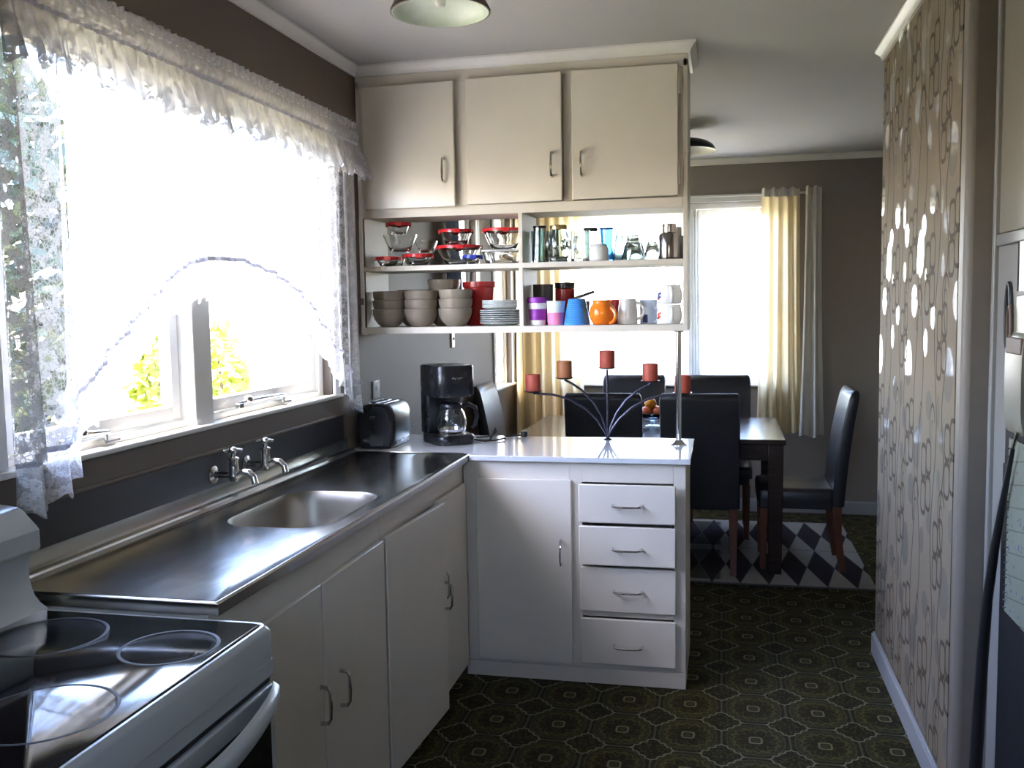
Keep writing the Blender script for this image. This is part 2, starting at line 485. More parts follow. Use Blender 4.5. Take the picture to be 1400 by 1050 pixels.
def build(name, mb, m, parent=None, bev=0, smooth=True, angle=40, local=False, kind=None):
    me = bpy.data.meshes.new(name)
    org = Vector((0, 0, 0))
    if parent is not None and not local:
        r = parent
        while r.parent: r = r.parent
        org = r.location
    if parent is None and mb.v and not local:
        xs = [p[0] for p in mb.v]; ys = [p[1] for p in mb.v]; zs = [p[2] for p in mb.v]
        org = Vector(((min(xs)+max(xs))/2, (min(ys)+max(ys))/2, min(zs)))
    me.from_pydata([(p[0]-org.x, p[1]-org.y, p[2]-org.z) for p in mb.v], [], mb.f)
    bm = bmesh.new(); bm.from_mesh(me)
    if not mb.uv and mb.weld: bmesh.ops.remove_doubles(bm, verts=bm.verts, dist=1e-6)
    bmesh.ops.dissolve_degenerate(bm, edges=bm.edges, dist=1e-7)
    if not mb.uv: bmesh.ops.recalc_face_normals(bm, faces=bm.faces)
    bm.to_mesh(me); bm.free()
    if mb.uv and len(me.vertices) == len(mb.v):
        ul = me.uv_layers.new(name='UVMap')
        for l in me.loops: ul.data[l.index].uv = mb.uv.get(l.vertex_index, (0, 0))
    if smooth:
        me.polygons.foreach_set('use_smooth', [True]*len(me.polygons))
        me.set_sharp_from_angle(angle=R(angle))
    me.materials.append(m)
    o = bpy.data.objects.new(name, me); COL.objects.link(o)
    if parent is not None: o.parent = parent
    elif not local: o.location = org
    if bev:
        md = o.modifiers.new('bevel', 'BEVEL'); md.width = bev; md.segments = 2; md.limit_method = 'ANGLE'; md.angle_limit = R(50)
    if kind: o['kind'] = kind
    return o


def tag(o, label, cat, group=None):
    o['label'] = label; o['category'] = cat
    if group: o['group'] = group
    return o


def thing(name, label, cat, loc=(0, 0, 0), group=None, rz=0):
    o = bpy.data.objects.new(name, None); COL.objects.link(o); o.location = loc; o.rotation_euler = (0, 0, rz)
    o.empty_display_size = .1
    return tag(o, label, cat, group) if cat else o


def struct(name, mb, m, label=None, **k):
    o = build(name, mb, m, **k)
    if o.parent is None: o['kind'] = 'structure'
    if label: o['label'] = label
    return o


def kids(o): return [c for c in bpy.data.objects if c.parent == o]


def dup(root, loc, label, rz=None):
    def cp(o, par):
        c = o.copy(); COL.objects.link(c)
        if par is not None: c.parent = par
        for ch in kids(o): cp(ch, c)
        return c
    r = cp(root, None); r.location = loc; r['label'] = label
    if rz is not None: r.rotation_euler[2] = rz
    return r


# ------------------------------------------------------------------ room shell
H = 2.49
WX = 2.138            # wallpapered wall
YB = 3.236            # dining back wall
XR = 3.40             # dining right wall
YN = -4.30            # wall behind the viewer
T = .12

struct('floor', MB().box(-.12, XR+.12, YN-.12, YB+.12, -.06, 0), VINYL, 'olive black floor vinyl printed with rows of medallions', smooth=False)
struct('ceiling', MB().box(-.12, XR+.12, YN-.12, YB+.12, H, H+.10), CEILM, 'plain pale painted ceiling', smooth=False)

struct('shade_roof', MB().box(-.48, XR+.5, YN-.5, YB+.45, H+.10, H+.16).box(-.50, -.48, YN-.5, YB+.45, 2.45, H+.16), mat('roof boards', (.55, .53, .50), .7), 'pale unseen eave shaped to stop the sun at the sill', smooth=False)  # out of view; eave depth shaped so direct sun reaches only the sill


def holed(axis, a0, a1, lo, hi, z1, holes):
    """wall slab with rectangular holes; axis 'x': plane across x, running along y (a0..a1)"""
    mb = MB(); cuts = sorted(holes); pos = a0

    def bx(p0, p1, q0, q1):
        if p1-p0 < 1e-4 or q1-q0 < 1e-4: return
        if axis == 'x': mb.box(lo, hi, p0, p1, q0, q1)
        else: mb.box(p0, p1, lo, hi, q0, q1)
    for (h0, h1, b0, b1) in cuts:
        bx(pos, h0, 0, z1); bx(h0, h1, 0, b0); bx(h0, h1, b1, z1); pos = h1
    bx(pos, a1, 0, z1)
    return mb


W1 = (-1.85, -.12, 1.14, 2.20)     # kitchen window
W2 = (1.575, 2.14, 1.39, 2.10)     # small high window
W3 = (2.60, 3.12, .92, 2.18)       # dining side window
W4 = (.32, 1.90, .90, 2.19)        # dining back window
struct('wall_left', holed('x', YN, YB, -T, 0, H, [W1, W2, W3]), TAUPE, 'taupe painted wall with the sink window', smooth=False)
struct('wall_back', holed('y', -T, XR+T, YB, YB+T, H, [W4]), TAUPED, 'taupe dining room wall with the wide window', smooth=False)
struct('wall_right', MB().box(WX, WX+.085, -.745, .534, 0, H), WALLP, 'beige wallpapered wall with brown line pattern and mirror foil ovals', smooth=False)
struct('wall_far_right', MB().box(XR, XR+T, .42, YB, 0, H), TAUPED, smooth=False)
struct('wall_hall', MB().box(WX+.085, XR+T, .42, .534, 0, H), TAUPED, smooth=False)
WFILL = (.95, 1.50, 1.38, 1.98)           # unseen window added behind the viewer to light the cupboard fronts
struct('wall_near', holed('y', -T, XR+T, YN-T, YN, H, [WFILL]), mat('beige wall paint', (.32, .29, .25), .6), smooth=False)
struct('wall_near_right', MB().box(2.2252, 2.34, YN, -.748, 0, H), mat('cream wall paint', (.24, .225, .19), .5, var=.03), 'cream painted wall at the right edge', smooth=False)

# cornices (coved strip against wall + ceiling)
CV = .043


def cornice(name, pts, lab=None):
    """pts: list of (x,y, nx,ny) with outward normal into the room; straight runs"""
    mb = MB(); rr = []
    prof = [(0, 0), (CV*.75, 0), (CV*.75, -.008), (.027, -.013), (.016, -.024), (.010, -CV+.006), (.010, -CV), (0, -CV)]
    for (x, y, nx, ny) in pts:
        rr.append([(x+nx*d, y+ny*d, H+z) for d, z in prof])
    mb.rings(rr); o = struct(name, mb, WHITEP, lab); return o


cornice('trim_1', [(0, YN, 1, 0), (0, .21, 1, -1)], 'white cornice above the sink window wall')
cornice('trim_2', [(0, .208, 1, -1), (1.3715, .208, 1, -1), (1.3715, .53, 1, 1)], 'white cornice wrapped round the hanging cupboard')
cornice('trim_3', [(WX, -.745, -1, 0), (WX, .534, -1, 1)], 'white cornice above the wallpaper')
cornice('trim_4', [(0, YB, 1, -1), (XR, YB, -1, -1)], 'white cornice along the dining wall')
cornice('trim_5', [(0, .52, 1, 0), (0, YB, 1, -1)])
SKIRT = mat('skirting paint', (.34, .35, .36), .4, var=.03)
struct('baseboard_right', MB().box(WX-.015, WX, -.76, .534, 0, .085).box(WX-.009, WX, -.76, .534, .085, .092), SKIRT, 'pale skirting board under the wallpaper', bev=.003)
struct('baseboard_back', MB().box(0, XR, YB-.015, YB, 0, .085).box(0, XR, YB-.009, YB, .085, .092), SKIRT, 'pale skirting board on the dining wall', bev=.003)
struct('trim_6', MB().box(0, .016, -.02, .205, 1.500, 1.528), TAUPE, 'narrow painted ledge beside the hanging cupboard', bev=.003)

# corner post / architrave and door recess on the right
struct('trim_7', MB().box(WX-.002, 2.226, -.830, -.746, 0, H), POSTM, 'dark taupe rounded post ending the wallpapered wall', bev=.02)
dr = thing('door_1', 'cream panel door flush with the wall at the right edge', None, (2.215, -1.2, 0))
dr['label'] = 'cream flush panel beside the taupe post'; dr['kind'] = 'structure'
build('door_panel', MB().box(2.212, 2.225, -2.6, -.835, .02, 1.62), DOORR, dr, bev=.004)
build('door_frame', MB().box(2.205, 2.225, -2.6, -.835, 1.620, 1.650), DOORR, dr, bev=.004)
build('upper_panel', MB().box(2.212, 2.225, -2.6, -.835, 1.652, 2.47), UPR, dr, bev=.004)
build('edge_strip', MB().box(2.200, 2.225, -.858, -.835, .02, 2.47), DOORR, dr, bev=.004)

# ------------------------------------------------------------------ windows


def window(name, axis, wd, frame=.045, mull=(), rail=(), lab=None, depth=(-.10, -.035), sillout=.03, arch=True, sillth=.006):
    a0, a1, z0, z1 = wd
    ctr = (a0+a1)/2
    root = thing(name, '', None, (0, ctr, z0) if axis == 'x' else (ctr, YB, z0)); root['kind'] = 'structure'
    if lab: root['label'] = lab

    def bx(mb, p0, p1, d0, d1, q0, q1):                    # d = distance from the wall face, negative outwards
        if axis == 'x': mb.box(d0, d1, p0, p1, q0, q1)
        else: mb.box(p0, p1, YB-d1, YB-d0, q0, q1)
        return mb
    d0, d1 = depth
    m = MB()
    bx(m, a0, a0+frame, d0, d1, z0, z1); bx(m, a1-frame, a1, d0, d1, z0, z1)
    bx(m, a0+frame, a1-frame, d0, d1, z1-frame, z1); bx(m, a0+frame, a1-frame, d0, d1, z0, z0+frame*.6)
    build('window_frame', m, WHITEP, root, bev=.004)
    m = MB()
    bx(m, a0-.05, a1+.05, 0, sillout, z0-sillth, z0+.009); bx(m, a0, a1, -.12, 0, z0-.02, z0+.006)
    build('window_sill', m, SILLM, root, bev=.004)
    if arch:
        m = MB()
        bx(m, a0-.055, a0-.005, 0, .014, z0+.009, z1+.05); bx(m, a1+.005, a1+.055, 0, .014, z0+.009, z1+.05)
        bx(m, a0-.005, a1+.005, 0, .014, z1, z1+.05)
        build('architrave', m, WHITEP, root, bev=.003)
    xs = [a0+frame] + [p for mm in mull for p in mm] + [a1-frame]
    for (p0, p1) in mull:
        build('mullion', bx(MB(), p0, p1, d0-.01, d1+.035, z0, z1-frame), WHITEP, root, bev=.004)
    for k in range(0, len(xs), 2):
        p0, p1 = xs[k]+.003, xs[k+1]-.003
        q0, q1 = z0+frame*.6+.003, z1-frame-.003
        s = .04
        m = MB(); e0, e1 = d0+.015, d1-.012
        bx(m, p0, p0+s, e0, e1, q0, q1); bx(m, p1-s, p1, e0, e1, q0, q1)
        bx(m, p0+s, p1-s, e0, e1, q0, q0+s); bx(m, p0+s, p1-s, e0, e1, q1-s, q1)
        for rz in rail: bx(m, p0+s, p1-s, e0, e1, rz-.015, rz+.015)
        sh = build('sash', m, WHITEP, root, bev=.003)
        build('pane', bx(MB(), p0+s-.004, p1-s+.004, (e0+e1)/2-.002, (e0+e1)/2+.002, q0+s-.004, q1-s+.004), PANE, sh)
    return root


kw = window('window_1', 'x', W1, mull=((-1.10, -1.00),), lab='wide casement window over the sink')
# casement stays on the sill
for (y0, y1, zz) in ((-.80, -.50, 1.172), (-1.62, -1.48, 1.172)):
    m = MB().tube([(-.02, y0-.02, zz+.012), (-.012, y0+.05, zz+.016), (-.012, y1-.06, zz+.014), (-.016, y1, zz+.010)], [.006, .009, .007, .007], 8)
    st = build('casement_stay', m, CHROME, kw)
    build('stay_grip', MB().ball((-.010, y0+.03, zz+.022), .016, 12, 8, .8).box(-.022, -.004, y0-.035, y0-.01, zz-.002, zz+.014), CHROMED, st, bev=.002)
    build('stay_peg', MB().box(-.028, -.004, y1-.03, y1+.03, zz-.016, zz-.010).tube([(-.016, y1-.01, zz-.012), (-.016, y1-.01, zz+.012)], .005), CHROMED, st)
# apron board below the sill, runs on to the splashback
struct('trim_8', MB().box(0, .020, -2.6, -.055, 1.058, 1.1335).box(0, .026, -2.6, -.055, 1.058, 1.070), TAUPE, 'brown painted apron board under the sink window sill', bev=.004)
window('window_2', 'x', W2, lab='small high window on the left wall seen through the open shelves', frame=.03, sillout=.012)
window('window_3', 'x', W3, lab='narrow window in the left wall of the dining room', frame=.035)
r5 = thing('fill_window', '', None, (1.225, YN, 1.38)); r5['kind'] = 'structure'  # added fill window, never in view, brightens fronts facing the camera
build('window_frame', MB().box(.95, .99, YN-.09, YN-.03, 1.38, 1.98).box(1.46, 1.50, YN-.09, YN-.03, 1.38, 1.98).box(.99, 1.46, YN-.09, YN-.03, 1.38, 1.42).box(.99, 1.46, YN-.09, YN-.03, 1.94, 1.98), WHITEP, r5)
build('pane', MB().box(.985, 1.465, YN-.062, YN-.058, 1.415, 1.945), PANE, r5)
window('window_4', 'y', W4, lab='wide dining room window behind the table', mull=((1.265, 1.325),), rail=(1.50,), frame=.04)

# ------------------------------------------------------------------ outside
ld = struct('ground', MB().box(-14, -.12, -10, 20, -.62, -.52).box(-.12, 10, YB+.12, 20, -.62, -.52).box(-.12, 10, -10, YN-.12, -.62, -.52), GRAVEL, 'garden lawn outside the windows', smooth=False)
struct('path', MB().box(-2.2, -.13, -8, 12, -.52, -.50).box(-.13, 7, YB+.13, 6.2, -.52, -.50), PATHM, smooth=False)
fr = thing('board_fence', 'weathered timber board fence far beyond the sink window', 'fence', (-8.5, 4, -.52))
bsrc = None
for k in range(110):
    if bsrc is None:
        o = build('fence_board', MB().box(-.012, .012, -.095, .095, 0, 1.45), BOARDM, fr, local=True, bev=.003); bsrc = o.data
    else:
        o = bpy.data.objects.new('fence_board', bsrc); COL.objects.link(o); o.parent = fr
    o.location = (random.uniform(-.01, .01), -8 + k*.205, random.uniform(-.03, .03))
build('fence_rail', MB().box(-8.56, -8.515, -4.1, 18.4, 0, .08), BOARDM, fr)
build('fence_rail', MB().box(-8.56, -8.515, -4.1, 18.4, .5, .58), BOARDM, fr)


def tree(name, label, cat, loc, h, rad, n, m, trunk=.05, pale=None):
    root = thing(name, label, cat, loc)
    build('trunk', MB().tube([(loc[0], loc[1], loc[2]), (loc[0]+.05, loc[1], loc[2]+h*.4), (loc[0]-.03, loc[1]+.04, loc[2]+h*.8)], [trunk, trunk*.8, trunk*.4], 8), BARK, root)
    mb = MB(); rnd = random.Random(hash(name) % 99 + int(loc[1]*10))
    for i in range(n):
        th, cz = rnd.uniform(0, 2*PI), rnd.uniform(-1, 1); rr = rad*rnd.uniform(.35, 1)**.6
        c = Vector((loc[0]+rr*math.sqrt(1-cz*cz)*math.cos(th), loc[1]+rr*math.sqrt(1-cz*cz)*math.sin(th), loc[2]+h*.62+cz*h*.4*rnd.uniform(.5, 1)))
        a = Vector((rnd.uniform(-1, 1), rnd.uniform(-1, 1), rnd.uniform(-1, 1))).normalized()*.075; b = a.orthogonal().normalized()*.035
        mb.quad(c-a, c+b, c+a, c-b)
    build('foliage', mb, m, root, smooth=False, kind='stuff')
    return root


tree('garden_tree', 'dark leafy tree outside the left end of the sink window', 'tree', (-2.3, .55, -.52), 3.7, .62, 2200, LEAFM)
tree('garden_shrub', 'slim yellow green shrub outside the left half of the sink window', 'shrub', (-2.6, 2.62, -.52), 2.35, .20, 700, LEAFY, .03)
tree('garden_shrub', 'low yellow green shrub seen right of the window post', 'shrub', (-3.6, 5.25, -.52), 1.9, .30, 700, LEAFY, .03)

# ------------------------------------------------------------------ base cabinets
AX = .524


def bow_handle(a, b, out, r=.0042, lift=.026, nrm=None):
    """bow handle from a to b, standing off along nrm"""
    a, b, n = Vector(a), Vector(b), Vector(nrm)
    L = (b-a); pts = [a, a+n*lift*.7+L*.02, a+n*lift+L*.14, a+n*lift*1.04+L*.5, a+n*lift+L*.86, a+n*lift*.7+L*.98, b]
    return MB().tube(pts, [r*1.5, r*1.2, r, r*1.15, r, r*1.2, r*1.5], 8)


def sink_unit(y0, y1, doors, label):
    c = thing('sink_cabinet', label, 'cabinet', (.25, (y0+y1)/2, 0))
    m = MB(); m.box(.02, .478, y0, y1, .062, .08); m.box(.02, .478, y0, y0+.016, .08, .70 if y0 > -1 else .872); m.box(.02, .478, y1-.016, y1, .08, .70 if y1 < -.5 else .872); m.box(.02, .03, y0+.016, y1-.016, .08, .872)
    build('carcass', m, CREAM, c)
    m = MB(); ed = [y0] + [e for d in doors for e in (d[0]+.012, d[1]-.012)] + [y1]
    for k in range(0, len(ed), 2):
        if ed[k+1]-ed[k] > .001: m.box(.478, .496, ed[k], ed[k+1], .075, .778)
    m.box(.478, .496, y0, y1, .778, .874); m.box(.478, .496, y0, y1, .055, .075)
    build('face_frame', m, CREAM, c, bev=.002)
    build('plinth', MB().box(.445, .462, y0, y1, 0, .06), CREAM, c)
    for (d0, d1, z0, z1, hy, hz, ajar) in doors:
        m = MB().box(0, .017, 0, d1-d0, z0, z1)
        h = bow_handle((.017, hy-d0, hz-.048), (.017, hy-d0, hz+.048), 1, nrm=(1, 0, 0))
        for q in (m, h):
            q.rot(-R(ajar)); q.v = [(x+.4975, y+d0, z) for x, y, z in q.v]
        d = build('door', m, CREAMD, c, bev=.003)
        build('handle', h, CHROMED, d)
    return c


sink_unit(-1.90, -.940, [(-1.70, -1.400, .055, .790, -1.425, .484, 0), (-1.393, -.948, .055, .790, -1.300, .478, 0)],
          'cream two door cupboard under the draining board beside the stove')
sink_unit(-.938, -.004, [(-.925, -.405, .034, .792, -.428, .460, 3.2), (-.398, -.030, .055, .790, -.368, .478, 0)],
          'cream two door cupboard under the sink with one door ajar')

pc = thing('drawer_cabinet', 'cream peninsula cupboard with one door and four drawers', 'cabinet', (.95, .26, 0))
PX1 = 1.371
m = MB()
m.box(.497, PX1, .02, .50, .062, .08); m.box(.497, .513, .02, .50, .08, .874); m.box(PX1-.016, PX1, .018, .50, 0, .876); m.box(.497, PX1, .49, .505, .0, .876); m.box(.942, .958, .02, .49, .08, .874)
for z in (.655, .475, .28): m.box(.958, PX1-.016, .02, .05, z, z+.012)
build('carcass', m, CREAM, pc)
m = MB(); m.box(.497, .560, 0, .018, .062, .876); m.box(.926, .975, 0, .018, .062, .876); m.box(1.326, PX1, 0, .018, .062, .876)
m.box(.560, .926, 0, .018, .795, .876); m.box(.975, 1.326, 0, .018, .80, .876); m.box(.560, .926, 0, .018, .062, .090); m.box(.975, 1.326, 0, .018, .062, .10)
for z in (.640, .472, .270): m.box(.975, 1.326, 0, .018, z, z+.02)
build('face_frame', m, CREAM, pc, bev=.002)
build('plinth', MB().box(.50, PX1, -.004, .012, 0, .0615), CREAM, pc, bev=.002)
d = build('door', MB().box(.553, .934, -.018, -.001, .076, .808), CREAMD, pc, bev=.003)
build('handle', bow_handle((.893, -.018, .476), (.893, -.018, .572), 1, nrm=(0, -1, 0)), CHROME, d)
for z in (.745, .125): build('hinge', MB().box(.541, .557, -.010, -.001, z-.03, z+.03).tube([(.549, -.012, z-.032), (.549, -.012, z+.032)], .004), CREAMD, d)
for i, (z0, z1, out) in enumerate(((.650, .799, .022), (.484, .637, .022), (.294, .470, .0), (.084, .266, 0))):
    y1 = -.001-out
    d = build('drawer', MB().box(.966, 1.335, y1-.018, y1, z0, z1), CREAMD, pc, bev=.004)
    build('drawer_box', MB().box(.985, .997, y1, .44, z0+.012, z1-.025).box(1.304, 1.316, y1, .44, z0+.012, z1-.025).box(.997, 1.304, y1, .44, z0+.012, z0+.018), CREAM, d)
    hz = (.721, .553, .381, .163)[i]
    build('handle', bow_handle((1.098, y1-.018, hz), (1.206, y1-.018, hz), 1, nrm=(0, -1, -.12)), CHROME, d)

# white laminate counter
ct = thing('counter', 'white glossy laminate peninsula counter reflecting the window', 'counter', (.7, .26, .878))
mb = MB(); out = [(0, .003), (.526, .003), (.526, -.022), (1.390, -.022), (1.390, .538), (0, .538)]
mb.rings([[(x, y, .8785) for x, y in out], [(x, y, .9) for x, y in out]])
build('laminate_top', mb, LAM, ct, bev=.0025)
build('joint_strip', MB().box(.03, .500, .001, .012, .9, .904), CHROME, ct, bev=.001)

# ------------------------------------------------------------------ stainless sink bench
sb = thing('sink_bench', 'stainless steel sink bench with draining board, bowl and splashback', 'sink', (.26, -.95, .874))
bx0, bx1, by0, by1 = .042, AX, -1.905, .001
cxs, cys, hx, hy = .298, -1.015, .158, .250


def rrect(cx, cy, hx, hy, r, n=8):
    p = []
    for (sx, sy, a) in ((1, 1, 0), (-1, 1, 90), (-1, -1, 180), (1, -1, 270)):
        for k in range(n+1):
            t = R(a+90*k/n); p.append((cx+sx*(hx-r)+r*math.cos(t), cy+sy*(hy-r)+r*math.sin(t)))
    return p


inner = rrect(cxs, cys, hx, hy, .10, 8)


def to_outer(p, x0, x1, y0, y1):
    dx, dy = p[0]-cxs, p[1]-cys
    k = min(((x1-cxs)/dx if dx > 0 else (x0-cxs)/dx) if abs(dx) > 1e-9 else 1e9, ((y1-cys)/dy if dy > 0 else (y0-cys)/dy) if abs(dy) > 1e-9 else 1e9)
    return (cxs+dx*k, cys+dy*k)


loop = [(p, to_outer(p, bx0+.010, bx1-.010, by0+.010, by1-.004)) for p in inner]
corners = [(bx0+.010, by0+.010), (bx1-.010, by0+.010), (bx1-.010, by1-.004), (bx0+.010, by1-.004)]
pts_in = list(inner)
# insert corner rays
full = []
ang = lambda p: math.atan2(p[1]-cys, p[0]-cxs)
for p in inner: full.append((ang(p), p, to_outer(p, bx0+.010, bx1-.010, by0+.010, by1-.004)))
for c in corners:
    a = ang(c); best = None
    for i in range(len(inner)):
        p, q = inner[i], inner[(i+1) % len(inner)]
        # ray / segment
        dx, dy = math.cos(a), math.sin(a); ex, ey = q[0]-p[0], q[1]-p[1]; den = dx*ey-dy*ex
        if abs(den) < 1e-12: continue
        t = ((p[0]-cxs)*ey-(p[1]-cys)*ex)/den; u = ((p[0]-cxs)*dy-(p[1]-cys)*dx)/den
        if t > 0 and -1e-9 <= u <= 1+1e-9: best = (cxs+dx*t, cys+dy*t)
    full.append((a, best, c))
full.sort(key=lambda e: e[0])


def lerp2(a, b, t): return (a[0]+(b[0]-a[0])*t, a[1]+(b[1]-a[1])*t)


mb = MB()
zin = [(0, .896), (.06, .8972), (.35, .8978), (.80, .8982), (.97, .8995), (1.0, .902)]
rr = [[(*lerp2(e[1], e[2], t), z) for e in full] for t, z in zin]
def push(e, x0, x1, y0, y1, z): return [(min(max(p[0]+(p[0]-cxs)*10*(0), x0), x1), p[1], z) for _, _, p in e]
edge = []
for _, _, c in full:
    x = bx0 if abs(c[0]-(bx0+.010)) < 1e-6 else (bx1 if abs(c[0]-(bx1-.010)) < 1e-6 else c[0])
    y = by0 if abs(c[1]-(by0+.010)) < 1e-6 else (by1 if abs(c[1]-(by1-.004)) < 1e-6 else c[1])
    edge.append((x, y))
rr.append([((a[2][0]+b[0])/2, (a[2][1]+b[1])/2, .9030) for a, b in zip(full, edge)])
rr.append([(x, y, .899) for x, y in edge])
rr.append([(x, y, .876) for x, y in edge])
mb.rings(rr, False, False)
build('drainer_top', mb, STEEL, sb, angle=50)
# bowl
mb = MB(); bl = []
for t, z, r in ((1.0, .8962, .10), (.985, .890, .10), (.965, .86, .10), (.945, .82, .10), (.92, .785, .10), (.88, .762, .10), (.80, .748, .10), (.65, .741, .08), (.35, .738, .04), (.12, .7365, .015)):
    bl.append([(x, y, z) for x, y in rrect(cxs, cys, hx*t, hy*t, min(r, hx*t*.9), 8)])
mb.rings(bl, False, True)
build('bowl', mb, mat('bowl steel', (.30, .285, .25), .40, 1, var=.08, nscale=8), sb, angle=60)
build('waste', MB().lathe([(0, .004), (.02, .004), (.034, .003), (.038, 0), (.030, .0)], (cxs, cys, .7375), 20), CHROME, sb)
build('splashback', MB().box(.001, .008, -1.905, -.035, .905, 1.056), STEELD, sb, bev=.001)
mb = MB(); prof = [(.008, .955), (.011, .925), (.016, .916), (.034, .915), (.040, .911), (.044, .900), (.043, .897), (.008, .897)]
mb.rings([[(x, y, z) for x, z in prof] for y in (-1.905, -.002)])
build('back_ledge', mb, STEEL, sb, angle=30)
build('edge_strip', MB().box(.497, .5215, -1.62, -.024, .8745, .8955), LAMEDGE, sb, bev=.002)
build('front_lip', MB().box(.5215, .5245, -1.60, -.024, .874, .8925), LAMEDGE, sb, bev=.001)

# taps


def tap(y, label):
    t = thing('wall_tap', label, 'tap', (.0, y, .94), 'pair of wall taps over the sink')
    build('wall_flange', MB().lathe([(0, 0), (.027, 0), (.027, .004), (.018, .008), (.012, .010)], (0, 0, 0), 20), CHROMED, t, local=True)
    f = kids(t)[-1]; f.rotation_euler = (0, R(90), 0); f.location = (.008, 0, .052)
    bodyx = .078
    build('inlet_pipe', MB().tube([(.006, y, .992), (.04, y, .992), (bodyx, y, .994)], .0095, 10), CHROMED, t)
    build('tap_body', MB().lathe([(0, -.022), (.012, -.022), (.016, -.014), (.0175, .0), (.0155, .014), (.014, .04), (.017, .044), (.017, .050), (.010, .054), (0, .054)], (bodyx, y, .995), 16), CHROMED, t)
    sp = [(bodyx+.010, y, .993), (bodyx+.030, y, 1.003), (bodyx+.050, y, 1.001), (bodyx+.064, y, .988), (bodyx+.068, y, .968)]
    build('spout', MB().tube(sp, [.012, .0115, .011, .010, .0105], 10), CHROME, t)
    mbh = MB()
    for a in (20, 110): 
        dx, dy = .027*math.cos(R(a)), .027*math.sin(R(a))
        mbh.tube([(bodyx-dx, y-dy, 1.066), (bodyx, y, 1.070), (bodyx+dx, y+dy, 1.066)], [.006, .005, .006], 8)
    mbh.ball((bodyx, y, 1.068), .014, 12, 8, .75)
    hd = build('cross_handle', mbh, CHROME, t)
    build('spindle', MB().lathe([(0, 0), (.007, 0), (.007, .022), (0, .022)], (bodyx, y, 1.046), 10), CHROMED, hd)
    return t


tap(-1.035, 'chrome wall tap nearer the stove with curved spout')
tap(-.835, 'chrome wall tap farther from the stove, nearer the toaster')

# ------------------------------------------------------------------ stove
sv = thing('stove', 'white freestanding electric stove with black glass hob', 'stove', (.34, -2.21, 0))
y0, y1 = -2.590, -1.925
m = MB().box(.04, .62, y0+.004, y1-.004, .03, .845)
build('body', m, ENAMEL, sv, bev=.004)
build('foot', MB().box(.07, .11, y0+.03, y0+.07, 0, .03).box(.07, .11, y1-.07, y1-.03, 0, .03).box(.53, .57, y0+.03, y0+.07, 0, .03).box(.53, .57, y1-.07, y1-.03, 0, .03), BLACKS, sv)
mb = MB(); rr = []
for (ins, z) in ((.0, .812), (.0, .866), (.004, .874), (.009, .879), (.014, .879), (.017, .8765)):
    rr.append([(x, y, z) for x, y in rrect((.10+.655)/2, (y0+y1)/2, (.655-.10)/2-ins, (y1-y0)/2-ins, .022, 4)])
mb.rings(rr, True, True); build('hob_surround', mb, ENAMEL, sv, angle=35)
build('glass_top', MB().rings([[(x, y, z) for x, y in rrect(.3865, (y0+y1)/2, .2515-i, (y1-y0)/2-.0165-i, .016, 4)] for z, i in ((.8768, 0), (.8788, 0), (.8796, .001))]), BLACKG, sv)
gl = kids(sv)[-1]
for (bxx, byy, br) in ((.53, -2.085, .088), (.50, -2.370, .108), (.27, -2.075, .105), (.27, -2.365, .085)):
    mb = MB(); rings = []
    for r_, z in ((br-.006, .8797), (br-.005, .8801), (br+.000, .8801), (br+.001, .8797)):
        rings.append([(bxx+r_*math.cos(2*PI*k/48), byy+r_*math.sin(2*PI*k/48), z) for k in range(48)])
    mb.rings(rings, False, False); build('burner_ring', mb, GREYRING, gl)
prof = [(.022, .878), (.150, .878), (.132, .890), (.119, .905), (.111, .930), (.108, .955), (.111, .978), (.118, .994), (.022, .994)]
mb = MB().rings([[(x, y, z) for x, z in prof] for y in (y0+.002, y1-.002)])
build('backguard', mb, ENAMEL, sv, angle=35)
prof = [(.020, .9945), (.120, .9945), (.134, 1.000), (.138, 1.006), (.138, 1.042), (.133, 1.049), (.100, 1.082), (.090, 1.087), (.020, 1.094)]
mb = MB().rings([[(x, y, z) for x, z in prof] for y in (y0, y0+.003, y1-.003, y1)])
build('backguard_cap', mb, ENAMEL, sv, angle=28)
# door: panel, window, handle
build('fascia', MB().box(.62, .652, y0+.003, y1-.003, .775, .8115), ENAMEL, sv, bev=.004)
build('shadow_gap', MB().box(.60, .644, y0+.006, y1-.006, .762, .776), BLACKS, sv)
do = build('oven_door', MB().box(.62, .652, y0+.004, y1-.004, .12, .760), ENAMEL, sv, bev=.005)
build('door_glass', MB().box(.652, .656, y0+.030, y1-.030, .17, .722), BLACKG, do, bev=.001)
n = 24; mb = MB(); rings = []
for k in range(n+1):
    t = k/n; y = y1-.012-(y1-y0-.024)*t; b_ = math.sin(PI*t)
    xo = .654+.048*b_**.7; zc = .748-.012*b_
    hgt = .018+.004*b_
    rings.append([(xo, y, zc+hgt), (xo+.012, y, zc+hgt*.6), (xo+.016, y, zc), (xo+.012, y, zc-hgt*.8), (xo, y, zc-hgt), (xo-.006, y, zc)])
mb.rings(rings); build('handle', mb, ENAMEL, do, angle=50)
build('storage_drawer', MB().box(.62, .652, y0+.004, y1-.004, .035, .112), ENAMEL, sv, bev=.005)

# ------------------------------------------------------------------ net curtain over the sink window
nc = thing('net_curtain', 'white lace net curtain with arched frill over the sink window', 'curtain', (.05, -.87, 1.07))


def fold(y, k=1.0):
    return .009*k*(math.sin(y*61+1.3*math.sin(y*9)) + .6*math.sin(y*133+2*math.sin(y*13)))


